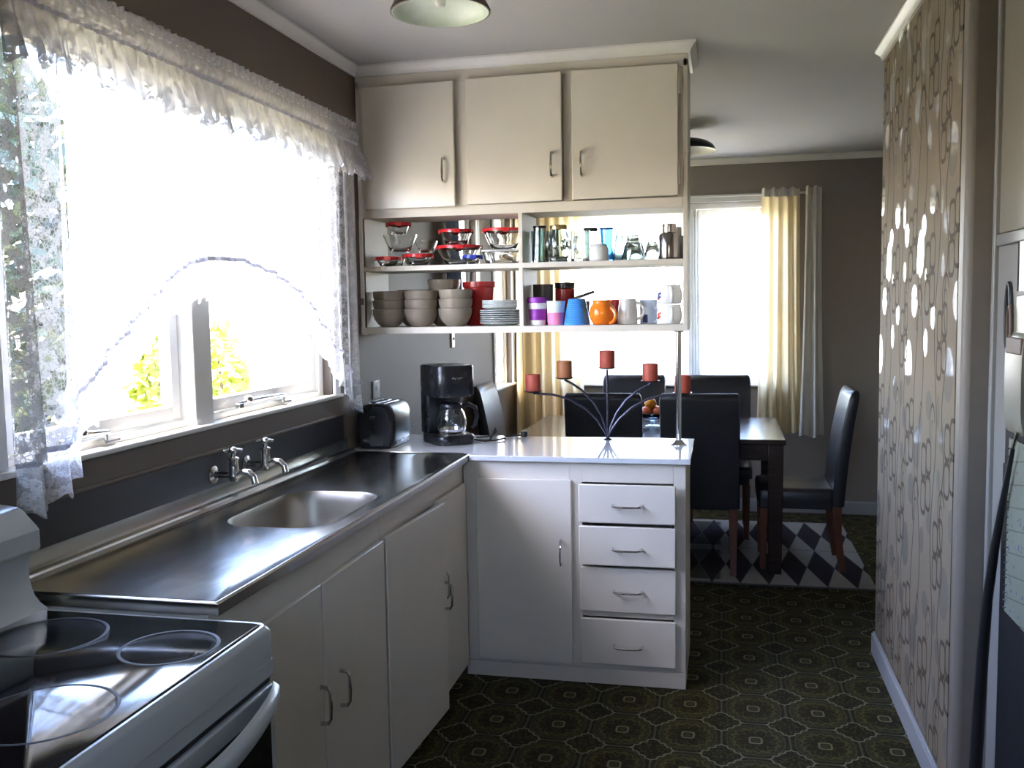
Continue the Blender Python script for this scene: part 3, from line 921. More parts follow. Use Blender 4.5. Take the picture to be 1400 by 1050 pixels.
YL, YRR = -1.875, .075
ARCH = [(-1.875, 1.16), (-1.72, 1.19), (-1.634, 1.325), (-1.50, 1.43), (-1.35, 1.530), (-1.22, 1.610), (-1.095, 1.637), (-.90, 1.640), (-.70, 1.610), (-.55, 1.565), (-.441, 1.519), (-.32, 1.44), (-.20, 1.35), (-.10, 1.27), (-.03, 1.20), (.075, 1.17)]


def archz(y):
    for (a, b), (c, d) in zip(ARCH, ARCH[1:]):
        if y <= c: return b+(d-b)*(y-a)/(c-a)
    return ARCH[-1][1]


def xg(y):           # gather density: drops at both ends are bunched
    e = max(0, (-1.60-y)/.27); f = max(0, (y+.06)/.14)
    return 1+1.4*min(1, e)+.9*min(1, f)


NU = 260
def yfun(u): return YL+(YRR-YL)*u
def uvf(y, z): return (y*(1.0)+.3*fold(y), z)


def net(u, v):
    y = yfun(u); zt = 2.150; zb = archz(y); z = zt+(zb-zt)*v
    return (.048+fold(y, xg(y))*(.35+.65*v), y, z)


US = (-1.655-YL)/(YRR-YL); UE = (-.075-YL)/(YRR-YL)
build('net_panel', MB().grid(lambda u, v: net(US+(UE-US)*u, v), NU, 30, uv=lambda u, v: uvf(yfun(US+(UE-US)*u), 2.150+(archz(yfun(US+(UE-US)*u))-2.150)*v)), LACE, nc)
build('side_drop', MB().grid(lambda u, v: net(UE+(1-UE)*u, v), 40, 40, uv=lambda u, v: (u*.35, 2.150+(archz(yfun(UE+(1-UE)*u))-2.150)*v)), DROPR, nc)


def dropf(u, v):
    p = net(US*u, v); y = p[1]
    return (p[0]+.020*math.sin(u*PI*3.4)*(.4+.6*v), y, p[2])


build('side_drop', MB().grid(dropf, 90, 40, uv=lambda u, v: (u*.55, 2.150+(archz(yfun(US*u))-2.150)*v)), DROPL, nc)


def frill(u, v):
    y = yfun(u); zb = archz(y); L = .115+.01*math.sin(y*170)
    sl = 1.0
    yy = y+ (-.02 if y < -1.1 else .02)*v*0
    return (.050+fold(y, xg(y))+(.010*math.sin(y*150+2*math.sin(y*23))*v), yy, zb-L*v)


build('frill', MB().grid(frill, 420, 6, uv=lambda u, v: (yfun(u)*2.0, archz(yfun(u))-.115*v+.37)), FRILLM, nc)
mb = MB()
mb.grid(lambda u, v: (.053+fold(yfun(u), xg(yfun(u)))+.004*math.sin(yfun(u)*420)+.003*math.sin(PI*v), yfun(u), archz(yfun(u))+.006-.013*v), 520, 2)
build('ruched_trim', mb, RUCHE, nc)


def header(u, v): y = yfun(u); return (.058+.005*math.sin(y*190+math.sin(y*31))*(1-v*.7), y, 2.232-.032*v+.003*math.sin(y*160))


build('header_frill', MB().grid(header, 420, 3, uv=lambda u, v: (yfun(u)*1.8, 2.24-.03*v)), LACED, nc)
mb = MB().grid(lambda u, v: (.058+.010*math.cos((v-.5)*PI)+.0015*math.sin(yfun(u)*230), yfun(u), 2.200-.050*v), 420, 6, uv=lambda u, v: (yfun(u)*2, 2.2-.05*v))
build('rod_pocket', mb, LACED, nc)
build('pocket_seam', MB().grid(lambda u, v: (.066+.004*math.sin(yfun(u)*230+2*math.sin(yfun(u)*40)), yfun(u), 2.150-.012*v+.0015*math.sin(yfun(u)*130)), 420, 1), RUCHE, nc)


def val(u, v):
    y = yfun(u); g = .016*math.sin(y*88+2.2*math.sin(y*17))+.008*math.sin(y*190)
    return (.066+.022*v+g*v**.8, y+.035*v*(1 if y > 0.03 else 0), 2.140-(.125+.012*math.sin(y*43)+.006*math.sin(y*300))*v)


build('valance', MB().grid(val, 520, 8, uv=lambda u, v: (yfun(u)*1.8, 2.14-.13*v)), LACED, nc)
mb = MB().tube([(.05, YL-.02, 2.175), (.05, YRR+.02, 2.175)], .006, 8)
build('curtain_rod', mb, WHITEP, nc)
for y in (YL, YRR): build('rod_bracket', MB().box(0, .05, y-.006, y+.006, 2.170, 2.180), WHITEP, nc)

# ------------------------------------------------------------------ hanging cupboard with open shelves
uc = thing('hanging_cupboard', 'cream hanging cupboard with three doors over open shelves', 'cabinet', (.69, .36, 1.377))
UX1, UY0, UY1 = 1.3715, .21, .51
m = MB()
m.box(.001, .018, UY0, UY1, 1.377, 2.43); m.box(UX1-.018, UX1, UY0, UY1, 1.377, 2.43)
m.box(.018, UX1-.018, UY0+.002, UY1, 1.378, 1.403)
m.box(.018, UX1-.018, UY0+.02, UY1, 1.868, 1.884); m.box(.018, UX1-.018, UY0+.02, UY1, 2.425, 2.44); m.box(.018, UX1-.018, UY1-.006, UY1, 1.884, 2.43)
build('carcass', m, CREAM, uc, bev=.0015)
build('shelf', MB().box(.018, UX1-.018, UY0+.002, UY1, 1.640, 1.661), CREAM, uc, bev=.0015)
build('divider', MB().box(.691, .708, UY0+.001, UY1, 1.403, 1.640).box(.691, .708, UY0+.001, UY1, 1.661, 1.868), CREAM, uc, bev=.0015)
m = MB(); m.box(.018, UX1-.018, UY0, UY0+.02, 1.862, 1.903); m.box(.0, UX1, UY0, UY0+.02, 2.400, 2.489)
for a, b in ((.018, .046), (.430, .486), (.880, .921), (1.330, UX1-.018)): m.box(a, b, UY0, UY0+.02, 1.903, 2.400)
build('face_frame', m, CREAM, uc, bev=.002)
build('frame_edge', MB().box(.0005, .018, UY0-.002, UY0+.02, 1.372, 1.86).box(.0, UX1, UY0-.003, UY0, 1.376, 1.402), CREAM, uc, bev=.001)
for (a, b, z0, z1, hxp, aj, hinge) in ((.036, .436, 1.897, 2.401, .391, 2.0, 'l'), (.484, .881, 1.903, 2.406, .842, 2.4, 'l'), (.918, 1.335, 1.906, 2.409, .957, 0, 'r')):
    m = MB().box(0, b-a, -.017, 0, z0, z1); h = bow_handle((hxp-a, -.017, 1.999), (hxp-a, -.017, 2.091), 1, nrm=(0, -1, 0))
    for q in (m, h):
        q.rot(-R(aj)); q.v = [(x+a, y+UY0-.001, z) for x, y, z in q.v]
    d = build('door', m, CREAMD, uc, bev=.003); build('handle', h, CHROMED, d)
    if hinge == 'r':
        for z in (2.33, 1.985): build('hinge', MB().box(b, b+.014, UY0-.010, UY0-.001, z-.036, z+.036).tube([(b+.004, UY0-.012, z-.036), (b+.004, UY0-.012, z+.036)], .004), CREAM, d)
# post
po = thing('support_post', 'chrome post holding the cupboard above the counter end', 'post', (1.329, .352, .9))
build('pole', MB().tube([(1.329, .352, .906), (1.329, .352, 1.372)], .0115, 16), CHROME, po)
build('foot_flange', MB().lathe([(0, 0), (.034, 0), (.034, .003), (.022, .008), (.016, .018), (.012, .02)], (1.329, .352, .9002), 24), CHROME, po)
build('top_flange', MB().lathe([(.012, -.010), (.020, -.008), (.024, 0), (0, 0)], (1.329, .352, 1.3765), 24), CHROMED, po)

# ------------------------------------------------------------------ shelf contents
Z1, Z2 = 1.4032, 1.6613


def single(name, mb, m, label, cat, group=None, **k):
    return tag(build(name, mb, m, **k), label, cat, group)


def gbowl_prof(r, h, t=.004, foot=.55):
    out = [(0, 0), (r*foot, 0), (r*foot+.004, .003), (r*.80, h*.45), (r*.94, h*.80), (r, h*.92), (r, h)]
    inn = [(r-t, h), (r-t, h*.93), (r*.94-t, h*.80), (r*.80-t, h*.46), (r*foot, t+.004), (0, t+.002)]
    return out+inn


def lid_prof(r):
    return [(0, .004), (r*.8, .004), (r*.86, .0055), (r+.002, .0055), (r+.003, .002), (r+.003, -.007), (r+.0012, -.007), (r+.0012, .0005), (0, .0005)]


def glass_bowl(x, y, z, r, h, label, lid=REDPL, g='glass bowls with lids on the upper shelf'):
    if lid is None:
        return single('glass_bowl', MB().lathe(gbowl_prof(r, h), (x, y, z), 28), GLASS, label, 'bowl', g, angle=60)
    t = thing('glass_bowl', label, 'bowl', (x, y, z), g)
    build('bowl', MB().lathe(gbowl_prof(r, h), (x, y, z), 28), GLASS, t, angle=60)
    l = build('lid', MB().lathe(lid_prof(r), (x, y, z+h), 28), lid, t)
    for k in range(4):
        mt = MB().box(r-.002, r+.006, -.014, .014, -.012, .005).rot(R(-90+k*90+18))
        mt.v = [(p[0]+x, p[1]+y, p[2]+z+h) for p in mt.v]
        build('clip_tab', mt, lid, l, bev=.001)
    return t


glass_bowl(.107, .262, Z2, .050, .036, 'small glass bowl with red lid, front left corner of the upper shelf')
glass_bowl(.243, .272, Z2, .058, .044, 'small glass bowl with red lid, second from the left at the front')
glass_bowl(.192, .395, Z2, .058, .052, 'red lidded glass bowl at the back behind the small front bowls')
glass_bowl(.085, .405, Z2, .054, .052, 'lidless small glass bowl in the back left corner of the upper shelf', None)
glass_bowl(.140, .335, Z2+.0635, .074, .075, 'wide lidless glass bowl stacked behind the front left bowls', None)
glass_bowl(.134, .335, Z2+.139, .050, .046, 'small red lidded glass bowl at the top of the left stack')
glass_bowl(.236, .405, Z2+.0635, .050, .050, 'small lidless glass bowl stacked second from the left', None)
glass_bowl(.398, .355, Z2, .095, .080, 'large red lidded glass bowl behind the blue lidded bowl')
glass_bowl(.388, .350, Z2+.0865, .070, .062, 'red lidded glass bowl standing on the large red lidded bowl')
glass_bowl(.486, .246, Z2, .036, .032, 'small glass bowl with blue lid at the front of the shelf', BLUEPL)
# rectangular dish
gd = thing('glass_dish', 'clear rectangular glass dish with frosted lid beside the divider', 'dish', (.596, .36, Z2))
mb = MB(); rr = []
for t, z in ((.80, 0), (.84, .004), (1.0, .050), (1.04, .052), (1.0, .052), (.95, .050), (.80, .007)):
    rr.append([(x, y, Z2+z) for x, y in rrect(.596, .36, .082*t, .075*t, .022*t, 4)])
mb.rings(rr, True, True); build('dish', mb, GLASS, gd, angle=50)
mb = MB().rings([[(x, y, Z2+z) for x, y in rrect(.596, .36, .086, .079, .022, 4)] for z in (.0535, .061)])
build('lid', mb, glass('frosted plastic', (.9, .92, .95), .35), gd, bev=.001)
glass_bowl(.596, .36, Z2+.0615, .086, .085, 'large glass bowl with red lid on the rectangular dish beside the divider')


def sbowl_prof(r, h, t=.006):
    o = [(0, 0), (r*.50, 0), (r*.54, .004), (r*.70, h*.18), (r*.88, h*.42), (r*.975, h*.70), (r, h)]
    i = [(r-t*.6, h+.001), (r-t, h), (r*.975-t, h*.70), (r*.86-t, h*.42), (r*.66-t, h*.2), (r*.4, t+.004), (0, t+.003)]
    return o+i


SG = 'stoneware bowls stacked on the lower shelf'
proto = single('stoneware_bowl', MB().lathe(sbowl_prof(.0725, .076), (.094, .300, Z1), 28), STONE, 'taupe stoneware bowl at the bottom of the left front stack', 'bowl', SG, angle=60)
def sb_at(x, y, z, label): return dup(proto, (x, y, z), label)
names = {1: 'middle', 2: 'top'}
for k in (1, 2): sb_at(.093+.002*k, .300, Z1+.0385*k, 'taupe stoneware bowl in the %s of the left front stack' % names[k] if k == 1 else 'taupe stoneware bowl at the top of the left front stack')
for k in range(3): sb_at(.238+.001*k, .300, Z1+.0385*k, 'taupe stoneware bowl at the %s of the second front stack' % ('bottom', 'middle level', 'top')[k])
for k in range(3): sb_at(.392+.001*k, .300+.002*k, Z1+.040*k, 'lighter lit stoneware bowl at the %s of the third front stack' % ('bottom', 'middle level', 'top')[k])
for i, (x, n) in enumerate(((.165, 3), (.305, 4))):
    for k in range(n):
        sb_at(x, .431, Z1+.042*k, 'stoneware bowl %s in the %s back stack' % (('at the bottom', 'second from the bottom', 'third from the bottom', 'on top of four')[k], ('shorter', 'taller')[i]))
# red tub
single('red_tub', MB().lathe([(0, 0), (.052, 0), (.056, .004), (.068, .165), (.074, .168), (.074, .190), (.070, .190), (.066, .170), (.052, .008), (0, .007)], (.464, .434, Z1), 28), REDGL, 'tall red tapered tub behind the third bowl stack', 'tub', angle=50)
# plates


def plate_prof(r, h, t=.004):
    return [(0, 0), (r*.6, 0), (r*.66, .002), (r*.86, h*.55), (r, h), (r, h+t*.7), (r*.985, h+t), (r*.86, h*.55+t), (r*.64, t+.002), (0, t+.001)]


pp = single('dinner_plate', MB().lathe(plate_prof(.091, .011), (.587, .325, Z1), 32), PLATED, 'grey dinner plate at the bottom of the plate stack', 'plate', 'dinner plates in the lower shelf stack', angle=60)
ordn = ['second', 'third', 'fourth', 'fifth', 'sixth', 'seventh']
for k in range(1, 7): dup(pp, (.587+random.uniform(-.001, .001), .325, Z1+.0088*k), 'grey dinner plate %s from the bottom of the plate stack' % ordn[k-1])
sp = single('side_plate', MB().lathe(plate_prof(.076, .012), (.582, .325, Z1+.066), 32), PLATEM, 'pale side plate lying directly on the grey dinner plates', 'plate', 'side plates on top of the plate stack', angle=60)
for k in range(1, 5): dup(sp, (.582, .325, Z1+.066+.0066*k), 'pale side plate %s above the dinner plates' % ('second', 'third', 'fourth', 'fifth and topmost')[k-1])

# ---- upper right glassware


def tumbler(r0, r1, h, t=.003, base=.008):
    return [(0, 0), (r0, 0), (r1, h), (r1-t, h), (r0-t, base), (0, base)]


GG = 'glassware on the right upper shelf'
single('tumbler', MB().lathe(tumbler(.022, .026, .138), (.737, .375, Z2), 20), GLASSG, 'green tinted tumbler against the divider', 'glass', GG, angle=50)
t = thing('tumbler', 'tall dark rimmed fluted glass left of the mason jar', 'glass', (.768, .275, Z2), GG)
build('cup', MB().lathe([(0, 0), (.036, 0), (.034, .03), (.026, .132), (.026, .142), (.023, .142), (.023, .13), (.031, .03), (.031, .009), (0, .009)], (.768, .275, Z2), 12), GLASSS, t, smooth=False)
build('rim', MB().lathe([(.0265, .0), (.028, .0), (.028, .008), (.0225, .008), (.0225, .0)], (.768, .275, Z2+.1425), 24), BLACKS, t)
single('tumbler', MB().lathe([(0, 0), (.034, 0), (.027, .138), (.0245, .138), (.031, .009), (0, .009)], (.798, .395, Z2), 14), GLASSS, 'smoky fluted glass half hidden behind the mason jar', 'glass', GG, smooth=False)
t = thing('mason_jar', 'glass mason jar with gold screw lid', 'jar', (.846, .275, Z2), GG)
build('jar_body', MB().lathe([(0, 0), (.034, 0), (.038, .004), (.036, .012), (.041, .022), (.0435, .05), (.0435, .09), (.041, .112), (.034, .128), (.032, .136), (.029, .136), (.031, .126), (.038, .110), (.0405, .09), (.0405, .05), (.038, .024), (.033, .016), (0, .010)], (.846, .275, Z2), 28), GLASSC, t, angle=60)
mb = MB()
for k in range(6):
    a = k*PI/3+.3; cx, cy = .846+.0437*math.cos(a), .275+.0437*math.sin(a)
    n0 = len(mb.v)
    for zz, rr_ in ((.045, .004), (.06, .008), (.075, .009), (.09, .006), (.10, .002)): pass
    mb.ball((cx, cy, Z2+.072), .009, 8, 6, 2.6)
build('embossed_pattern', mb, GLASSC, t)
build('lid', MB().lathe([(0, .017), (.031, .017), (.0345, .015), (.0355, .012), (.0355, 0), (.0325, 0), (.0325, .013), (0, .013)], (.846, .275, Z2+.1345), 28), GOLD, t)
t = thing('glass_mug', 'straight clear glass beer mug with handle', 'mug', (.935, .285, Z2), GG)
build('cup', MB().lathe([(0, 0), (.040, 0), (.041, .004), (.040, .128), (.0375, .128), (.037, .014), (0, .012)], (.935, .285, Z2), 12), GLASSC, t, smooth=False)
build('handle', MB().tube([(.929, .246, Z2+.098), (.925, .222, Z2+.096), (.923, .216, Z2+.075), (.924, .218, Z2+.05), (.928, .246, Z2+.036)], .006, 8), GLASSC, t)
t = thing('tumbler', 'dark rimmed tall glass behind the white sugar pot', 'glass', (.962, .40, Z2), GG)
build('cup', MB().lathe(tumbler(.027, .029, .134), (.962, .40, Z2), 12), GLASSS, t, smooth=False)
build('rim', MB().lathe([(.0293, 0), (.0305, 0), (.0305, .012), (.026, .012), (.026, 0)], (.962, .40, Z2+.1342), 24), BLACKS, t)
t = thing('sugar_pot', 'small white china pot with lid in front of the tall glasses', 'pot', (1.014, .262, Z2))
build('pot', MB().lathe([(0, 0), (.034, 0), (.040, .006), (.040, .050), (.034, .058), (0, .058)], (1.014, .262, Z2), 28), WHITEC, t)
build('lid', MB().lathe([(.033, 0), (.035, .003), (.030, .010), (.012, .013), (0, .013)], (1.014, .262, Z2+.0585), 28), WHITEC, t)
t = thing('tumbler', 'blue glass tumbler with darker blue rim', 'glass', (1.032, .375, Z2), GG)
build('cup', MB().lathe([(0, 0), (.030, 0), (.032, .01), (.024, .07), (.027, .136), (.0245, .136), (.0215, .07), (.028, .012), (0, .010)], (1.032, .375, Z2), 20), GLASSB, t, angle=60)
build('rim', MB().lathe([(.0273, 0), (.030, .001), (.030, .006), (.024, .006), (.024, 0)], (1.032, .375, Z2+.1365), 24), BLUEPL, t)
single('glass_bottle', MB().lathe([(0, 0), (.027, 0), (.029, .004), (.027, .05), (.016, .105), (.0135, .112), (.0135, .142), (.011, .142), (.011, .11), (.023, .05), (.025, .008), (0, .007)], (1.082, .40, Z2), 20), GLASSLB, 'pale blue glass bottle with narrow neck', 'bottle', GG, angle=60)
cg = 'upturned conical glasses on the right upper shelf'
def cone_glass(r, h): return [(r, 0), (r*.97, .004), (r*.62, h*.66), (r*.60, h*.72), (r*.50, h*.76), (r*.50, h*.98), (r*.47, h), (0, h), (0, h*.97), (r*.44, h*.96), (r*.44, h*.76), (r*.52, h*.68), (r*.90, .004), (r*.92, 0)]
c = single('conical_glass', MB().lathe(cone_glass(.049, .102), (1.148, .30, Z2), 28), GLASSC, 'larger upturned clear conical glass in front', 'glass', cg, angle=35)
single('conical_glass', MB().lathe(cone_glass(.038, .094), (1.222, .365, Z2), 28), GLASSC, 'smaller upturned clear conical glass behind the larger one', 'glass', cg, angle=35)
single('conical_glass', MB().lathe(cone_glass(.042, .098), (1.155, .425, Z2), 28), GLASSC, 'upturned clear conical glass at the back, hidden by the larger one', 'glass', cg, angle=35)


def flask(x, y, r, h, label):
    t = thing('steel_flask', label, 'flask', (x, y, Z2), 'stainless flasks at the right end of the upper shelf')
    build('flask_body', MB().lathe([(0, 0), (r, 0), (r+.001, .004), (r, h*.66), (r*.93, h*.72), (r*.68, h*.755), (0, h*.755)], (x, y, Z2), 28), mat('polished steel', (.42, .38, .37), .16, 1, var=.05), t)
    build('cap', MB().lathe([(0, 0), (r*.66, 0), (r*.67, .003), (r*.66, h*.245), (0, h*.245)], (x, y, Z2+h*.756), 28), MATS['polished steel'], t)
    build('base_ring', MB().lathe([(r+.0005, 0), (r+.0018, .001), (r+.0018, .006), (r+.0005, .007)], (x, y, Z2), 28), BLACKS, t)


flask(1.296, .278, .042, .142, 'wide stainless steel flask in front')
flask(1.322, .395, .028, .138, 'narrow stainless steel flask half hidden behind the wide one')

# ---- lower right cups
MG = 'cups and mugs on the right lower shelf'


def mug_prof(r0, r1, h, t=.004, bulge=0):
    n = 8; o = [(0, 0), (r0*.9, 0)]; o += [(r0+(r1-r0)*k/n+bulge*math.sin(PI*k/n), .003+(h-.003)*k/n) for k in range(n+1)]
    i = [(r0+(r1-r0)*k/n+bulge*math.sin(PI*k/n)-t, .008+(h-.008)*k/n) for k in range(n, -1, -1)]
    return o+i+[(0, .008)]


def mug_handle(x, y, z, r, h, ang, m, par, out=.028, th=.006):
    pts = []
    for k in range(9):
        a = -PI/2+PI*k/8
        pts.append((r-.002+out*math.cos(a), 0, h*.5+h*.33*math.sin(a)))
    mb = MB().tube(pts, th, 8); mb.rot(R(ang)); mb.v = [(p[0]+x, p[1]+y, p[2]+z) for p in mb.v]
    return build('handle', mb, m, par)


def band(x, y, z, r0, r1, h, m, par, name='sleeve', ribs=0):
    o = []
    for k in range(9):
        t_ = k/8; o.append((r0+(r1-r0)*t_+.0015+(.0008*math.sin(ribs*t_*PI*2)), h*t_))
    return build(name, MB().lathe([(r0-.001, 0)]+o+[(r1-.001, h)], (x, y, z), 28), m, par)


def travel_cup(x, y, h, r0, r1, label, col, lid, s0, s1, white=WHITEC):
    t = thing('travel_cup', label, 'cup', (x, y, Z1), MG)
    build('cup', MB().lathe(mug_prof(r0, r1, h), (x, y, Z1), 28), white, t, angle=60)
    ra = r0+(r1-r0)*s0; rb = r0+(r1-r0)*s1
    band(x, y, Z1+h*s0, ra, rb, h*(s1-s0), col, t, ribs=9)
    if lid: build('lid', MB().lathe([(0, .010), (r1*.75, .012), (r1*.9, .016), (r1+.002, .014), (r1+.004, .004), (r1+.003, -.008), (r1+.0005, -.008), (r1+.0005, 0), (0, 0)], (x, y, Z1+h+.001), 28), lid, t)
    return t


travel_cup(.756, .272, .100, .031, .041, 'white cup with purple sleeve and purple lid', PURPLE, PURPLE, .22, .68)
travel_cup(.832, .272, .100, .031, .040, 'pale cup with pink lower sleeve and no lid', PINK, None, .02, .52, mat('pale blue white plastic', (.70, .80, .84), .3, var=.02))
t = thing('beaker', 'upturned ribbed bright blue beaker', 'cup', (.920, .275, Z1), MG)
mb = MB(); o = [(.056-.0205*k/24+.0009*math.sin(k*PI/1.0+.5*PI), .105*k/24) for k in range(25)]
build('cup', mb.lathe([(.052, .0)]+o+[(.030, .108), (0, .108)], (.920, .275, Z1), 28), SKYBLUE, t)
rbm = MB()
for k in range(9): z = .012+k*.009; r_ = .056-.0205*z/.105; rbm.lathe([(r_, z-.002), (r_+.0014, z), (r_, z+.002)], (.920, .275, Z1), 28)
build('ribs', rbm, SKYBLUE, t)
t = thing('mug', 'round bellied orange mug with handle to the right', 'mug', (1.024, .275, Z1), MG)
build('cup', MB().lathe([(0, 0), (.032, 0), (.040, .006), (.051, .028), (.053, .05), (.048, .072), (.038, .086), (.038, .094), (.041, .099), (.038, .100), (.035, .094), (.035, .086), (.044, .07), (.049, .05), (.046, .028), (0, .008)], (1.024, .275, Z1), 32), ORANGE, t, angle=60)
mug_handle(1.024, .275, Z1-.008, .046, .090, -36, ORANGE, t, .030, .0075)
t = thing('mug', 'grey cream tapered mug right of the orange mug', 'mug', (1.126, .300, Z1), MG)
build('cup', MB().lathe(mug_prof(.041, .033, .104, bulge=.003), (1.126, .300, Z1), 28), CREAMC, t, angle=60)
mug_handle(1.126, .300, Z1+.004, .037, .10, -8, CREAMC, t, .032, .006)
t = thing('mug', 'pale blue mug with navy patch behind the cream mug', 'mug', (1.205, .365, Z1), MG)
build('cup', MB().lathe(mug_prof(.035, .036, .100), (1.205, .365, Z1), 28), PALEBLUE, t, angle=60)
mug_handle(1.205, .365, Z1-.008, .035, .09, -40, PALEBLUE, t, .026, .006)
def patch(x, y, z, r, a0, a1, z0, z1, m, par, name='printed_mark', shape=None):
    """a printed patch hugging a mug wall"""
    mb = MB()
    if shape is None: shape = [[(0, 0), (1, 0), (1, 1), (0, 1)]]
    for poly in shape:
        out = []
        for (u, v) in poly:
            a = R(a0+(a1-a0)*u); out.append((x+(r+.0007)*math.cos(a), y+(r+.0007)*math.sin(a), z+z0+(z1-z0)*v))
        mb.quad(*out)
    return build(name, mb, m, par, smooth=False)
patch(1.205, .365, Z1, .0353, -125, -90, .006, .038, NAVY, t, shape=[[(k/3, 0), ((k+1)/3, 0), ((k+1)/3, 1), (k/3, 1)] for k in range(3)])
ZIG = [[(0, .55), (.5, .62), (.5, .8), (0, .75)], [(.5, .62), (1, .7), (1, .95), (.5, .8)], [(.35, .1), (.7, .05), (.75, .62), (.45, .6)], [(0, .2), (.35, .1), (.4, .3), (.1, .4)], [(.7, .2), (1, .3), (1, .45), (.72, .4)]]
for k, (lab, ca, m2) in enumerate((('white china mug with red printed figure, lower of the stacked pair', REDPRINT, WHITEC), ('white china mug with blue and red printed figure, upper of the stacked pair', NAVY, WHITEC))):
    z = Z1+k*.0795; x, y = 1.296, .285
    t = thing('mug', lab, 'mug', (x, y, z), MG)
    build('cup', MB().lathe([(0, 0), (.036, 0), (.045, .005), (.050, .022), (.050, .045), (.046, .065), (.046, .0785), (.0425, .0785), (.0425, .065), (.046, .045), (.046, .022), (0, .008)], (x, y, z), 32), WHITEC, t, angle=60)
    mug_handle(x, y, z-.002, .046, .080, -78, WHITEC, t, .024, .0065)
    patch(x, y, z, .0500, -168, -128, .018, .050, ca, t, shape=ZIG)
    if k: patch(x, y, z, .0502, -158, -138, .016, .030, REDPRINT, t, shape=ZIG[2:])
# back row
single('mug', MB().lathe(mug_prof(.040, .044, .172), (.756, .395, Z1), 28), GREYC, 'charcoal tall canister in the shade against the divider', 'canister', angle=60)
t = thing('jar', 'dark red jar with black lid behind the purple cup', 'jar', (.842, .445, Z1))
build('jar_body', MB().lathe([(0, 0), (.040, 0), (.042, .004), (.042, .150), (.038, .154), (0, .154)], (.842, .445, Z1), 28), REDGL, t)
build('lid', MB().lathe([(0, .024), (.041, .024), (.0435, .022), (.0435, 0), (0, 0)], (.842, .445, Z1+.1545), 28), BLACKP, t)
t = single('lid', MB().rings([[(x_, y_, z_) for x_, y_ in rrect(.93, .43, .052-i, .030-i, .012, 4)] for z_, i in ((0, 0), (.008, 0), (.011, .002))]), BLACKP, 'black slanted lid leaning behind the blue beaker', 'lid', local=True)
t.data.transform(Matrix.Translation((-.93, -.43, 0))); t.location = (.925, .43, Z1+.116); t.rotation_euler = (0, R(-18), 0)
single('canister', MB().lathe(mug_prof(.034, .036, .098), (.915, .43, Z1), 24), mat('brown stoneware', (.22, .16, .12), .4, var=.1), 'brown canister under the slanted black lid', 'canister', angle=60)
single('mug', MB().lathe(mug_prof(.036, .038, .103), (1.060, .425, Z1), 24), REDGL, 'red mug behind the orange mug', 'mug', MG, angle=60)

# ------------------------------------------------------------------ on the counter
# toaster
tx0, tx1, ty0, ty1 = .012, .172, .082, .345
tz = .9005
t = thing('toaster', 'black two slot toaster with brushed steel side', 'toaster', ((tx0+tx1)/2, (ty0+ty1)/2, .9))
mb = MB(); rr = []
prof = [(.072, .012), (.076, .03), (.079, .09), (.077, .14), (.068, .168), (.052, .182), (.030, .187)]
sec = [(-a, z) for a, z in prof] + [(a, z) for a, z in reversed(prof)]
xc = (tx0+tx1)/2
for y, k, dz in ((ty0, .86, -.010), (ty0+.010, .95, -.003), (ty0+.03, 1, 0), (ty1-.03, 1, 0), (ty1-.010, .95, -.003), (ty1, .86, -.010)):
    rr.append([(xc+a*k, y, tz+(z+dz if z > .1 else z)) for a, z in sec])
mb.rings(rr); build('shell', mb, BLACKP, t, angle=35)
mb = MB(); rr = []
for y in (ty0+.042, ty1-.042):
    rr.append([(xc+a*1.012+.0006, y, tz+z) for a, z in prof[1:6]])
side = mb.rings(rr, False, False, closed=False); build('steel_side', mb, mat('toaster steel', (.22, .23, .23), .30, 1, var=.05), t, angle=60)
build('slot', MB().box(xc-.030, xc-.012, ty0+.05, ty1-.05, tz+.184, tz+.1885).box(xc+.012, xc+.030, ty0+.05, ty1-.05, tz+.184, tz+.1885), GAP, t)
build('slot_trim', MB().box(xc-.034, xc-.031, ty0+.045, ty1-.045, tz+.183, tz+.190).box(xc+.031, xc+.034, ty0+.045, ty1-.045, tz+.183, tz+.190).box(xc-.002, xc+.002, ty0+.045, ty1-.045, tz+.183, tz+.190), CHROME, t)
build('lever', MB().box(xc-.014, xc+.014, ty0-.014, ty0+.004, tz+.125, tz+.138), BLACKS, t, bev=.003)
build('base', MB().box(xc-.066, xc+.066, ty0+.012, ty1-.012, tz, tz+.013), BLACKS, t, bev=.004)

# coffee maker (local, front towards -y), turned to face the room
cm = thing('coffee_maker', 'black drip coffee maker with glass carafe', 'coffee maker', (.345, .315, .9003), rz=R(38))


def B(name, mb, m, par, **k): return build(name, mb, m, par, local=True, **k)


def slab(pts, z0, z1, e=.006):
    def ins(k):
        cx = sum(p[0] for p in pts)/len(pts); cy = sum(p[1] for p in pts)/len(pts)
        return [(cx+(x-cx)*k, cy+(y-cy)*k) for x, y in pts]
    return MB().rings([[(x, y, z0) for x, y in ins(.97)], [(x, y, z0+e) for x, y in pts], [(x, y, z1-e) for x, y in pts], [(x, y, z1) for x, y in ins(.96)]])


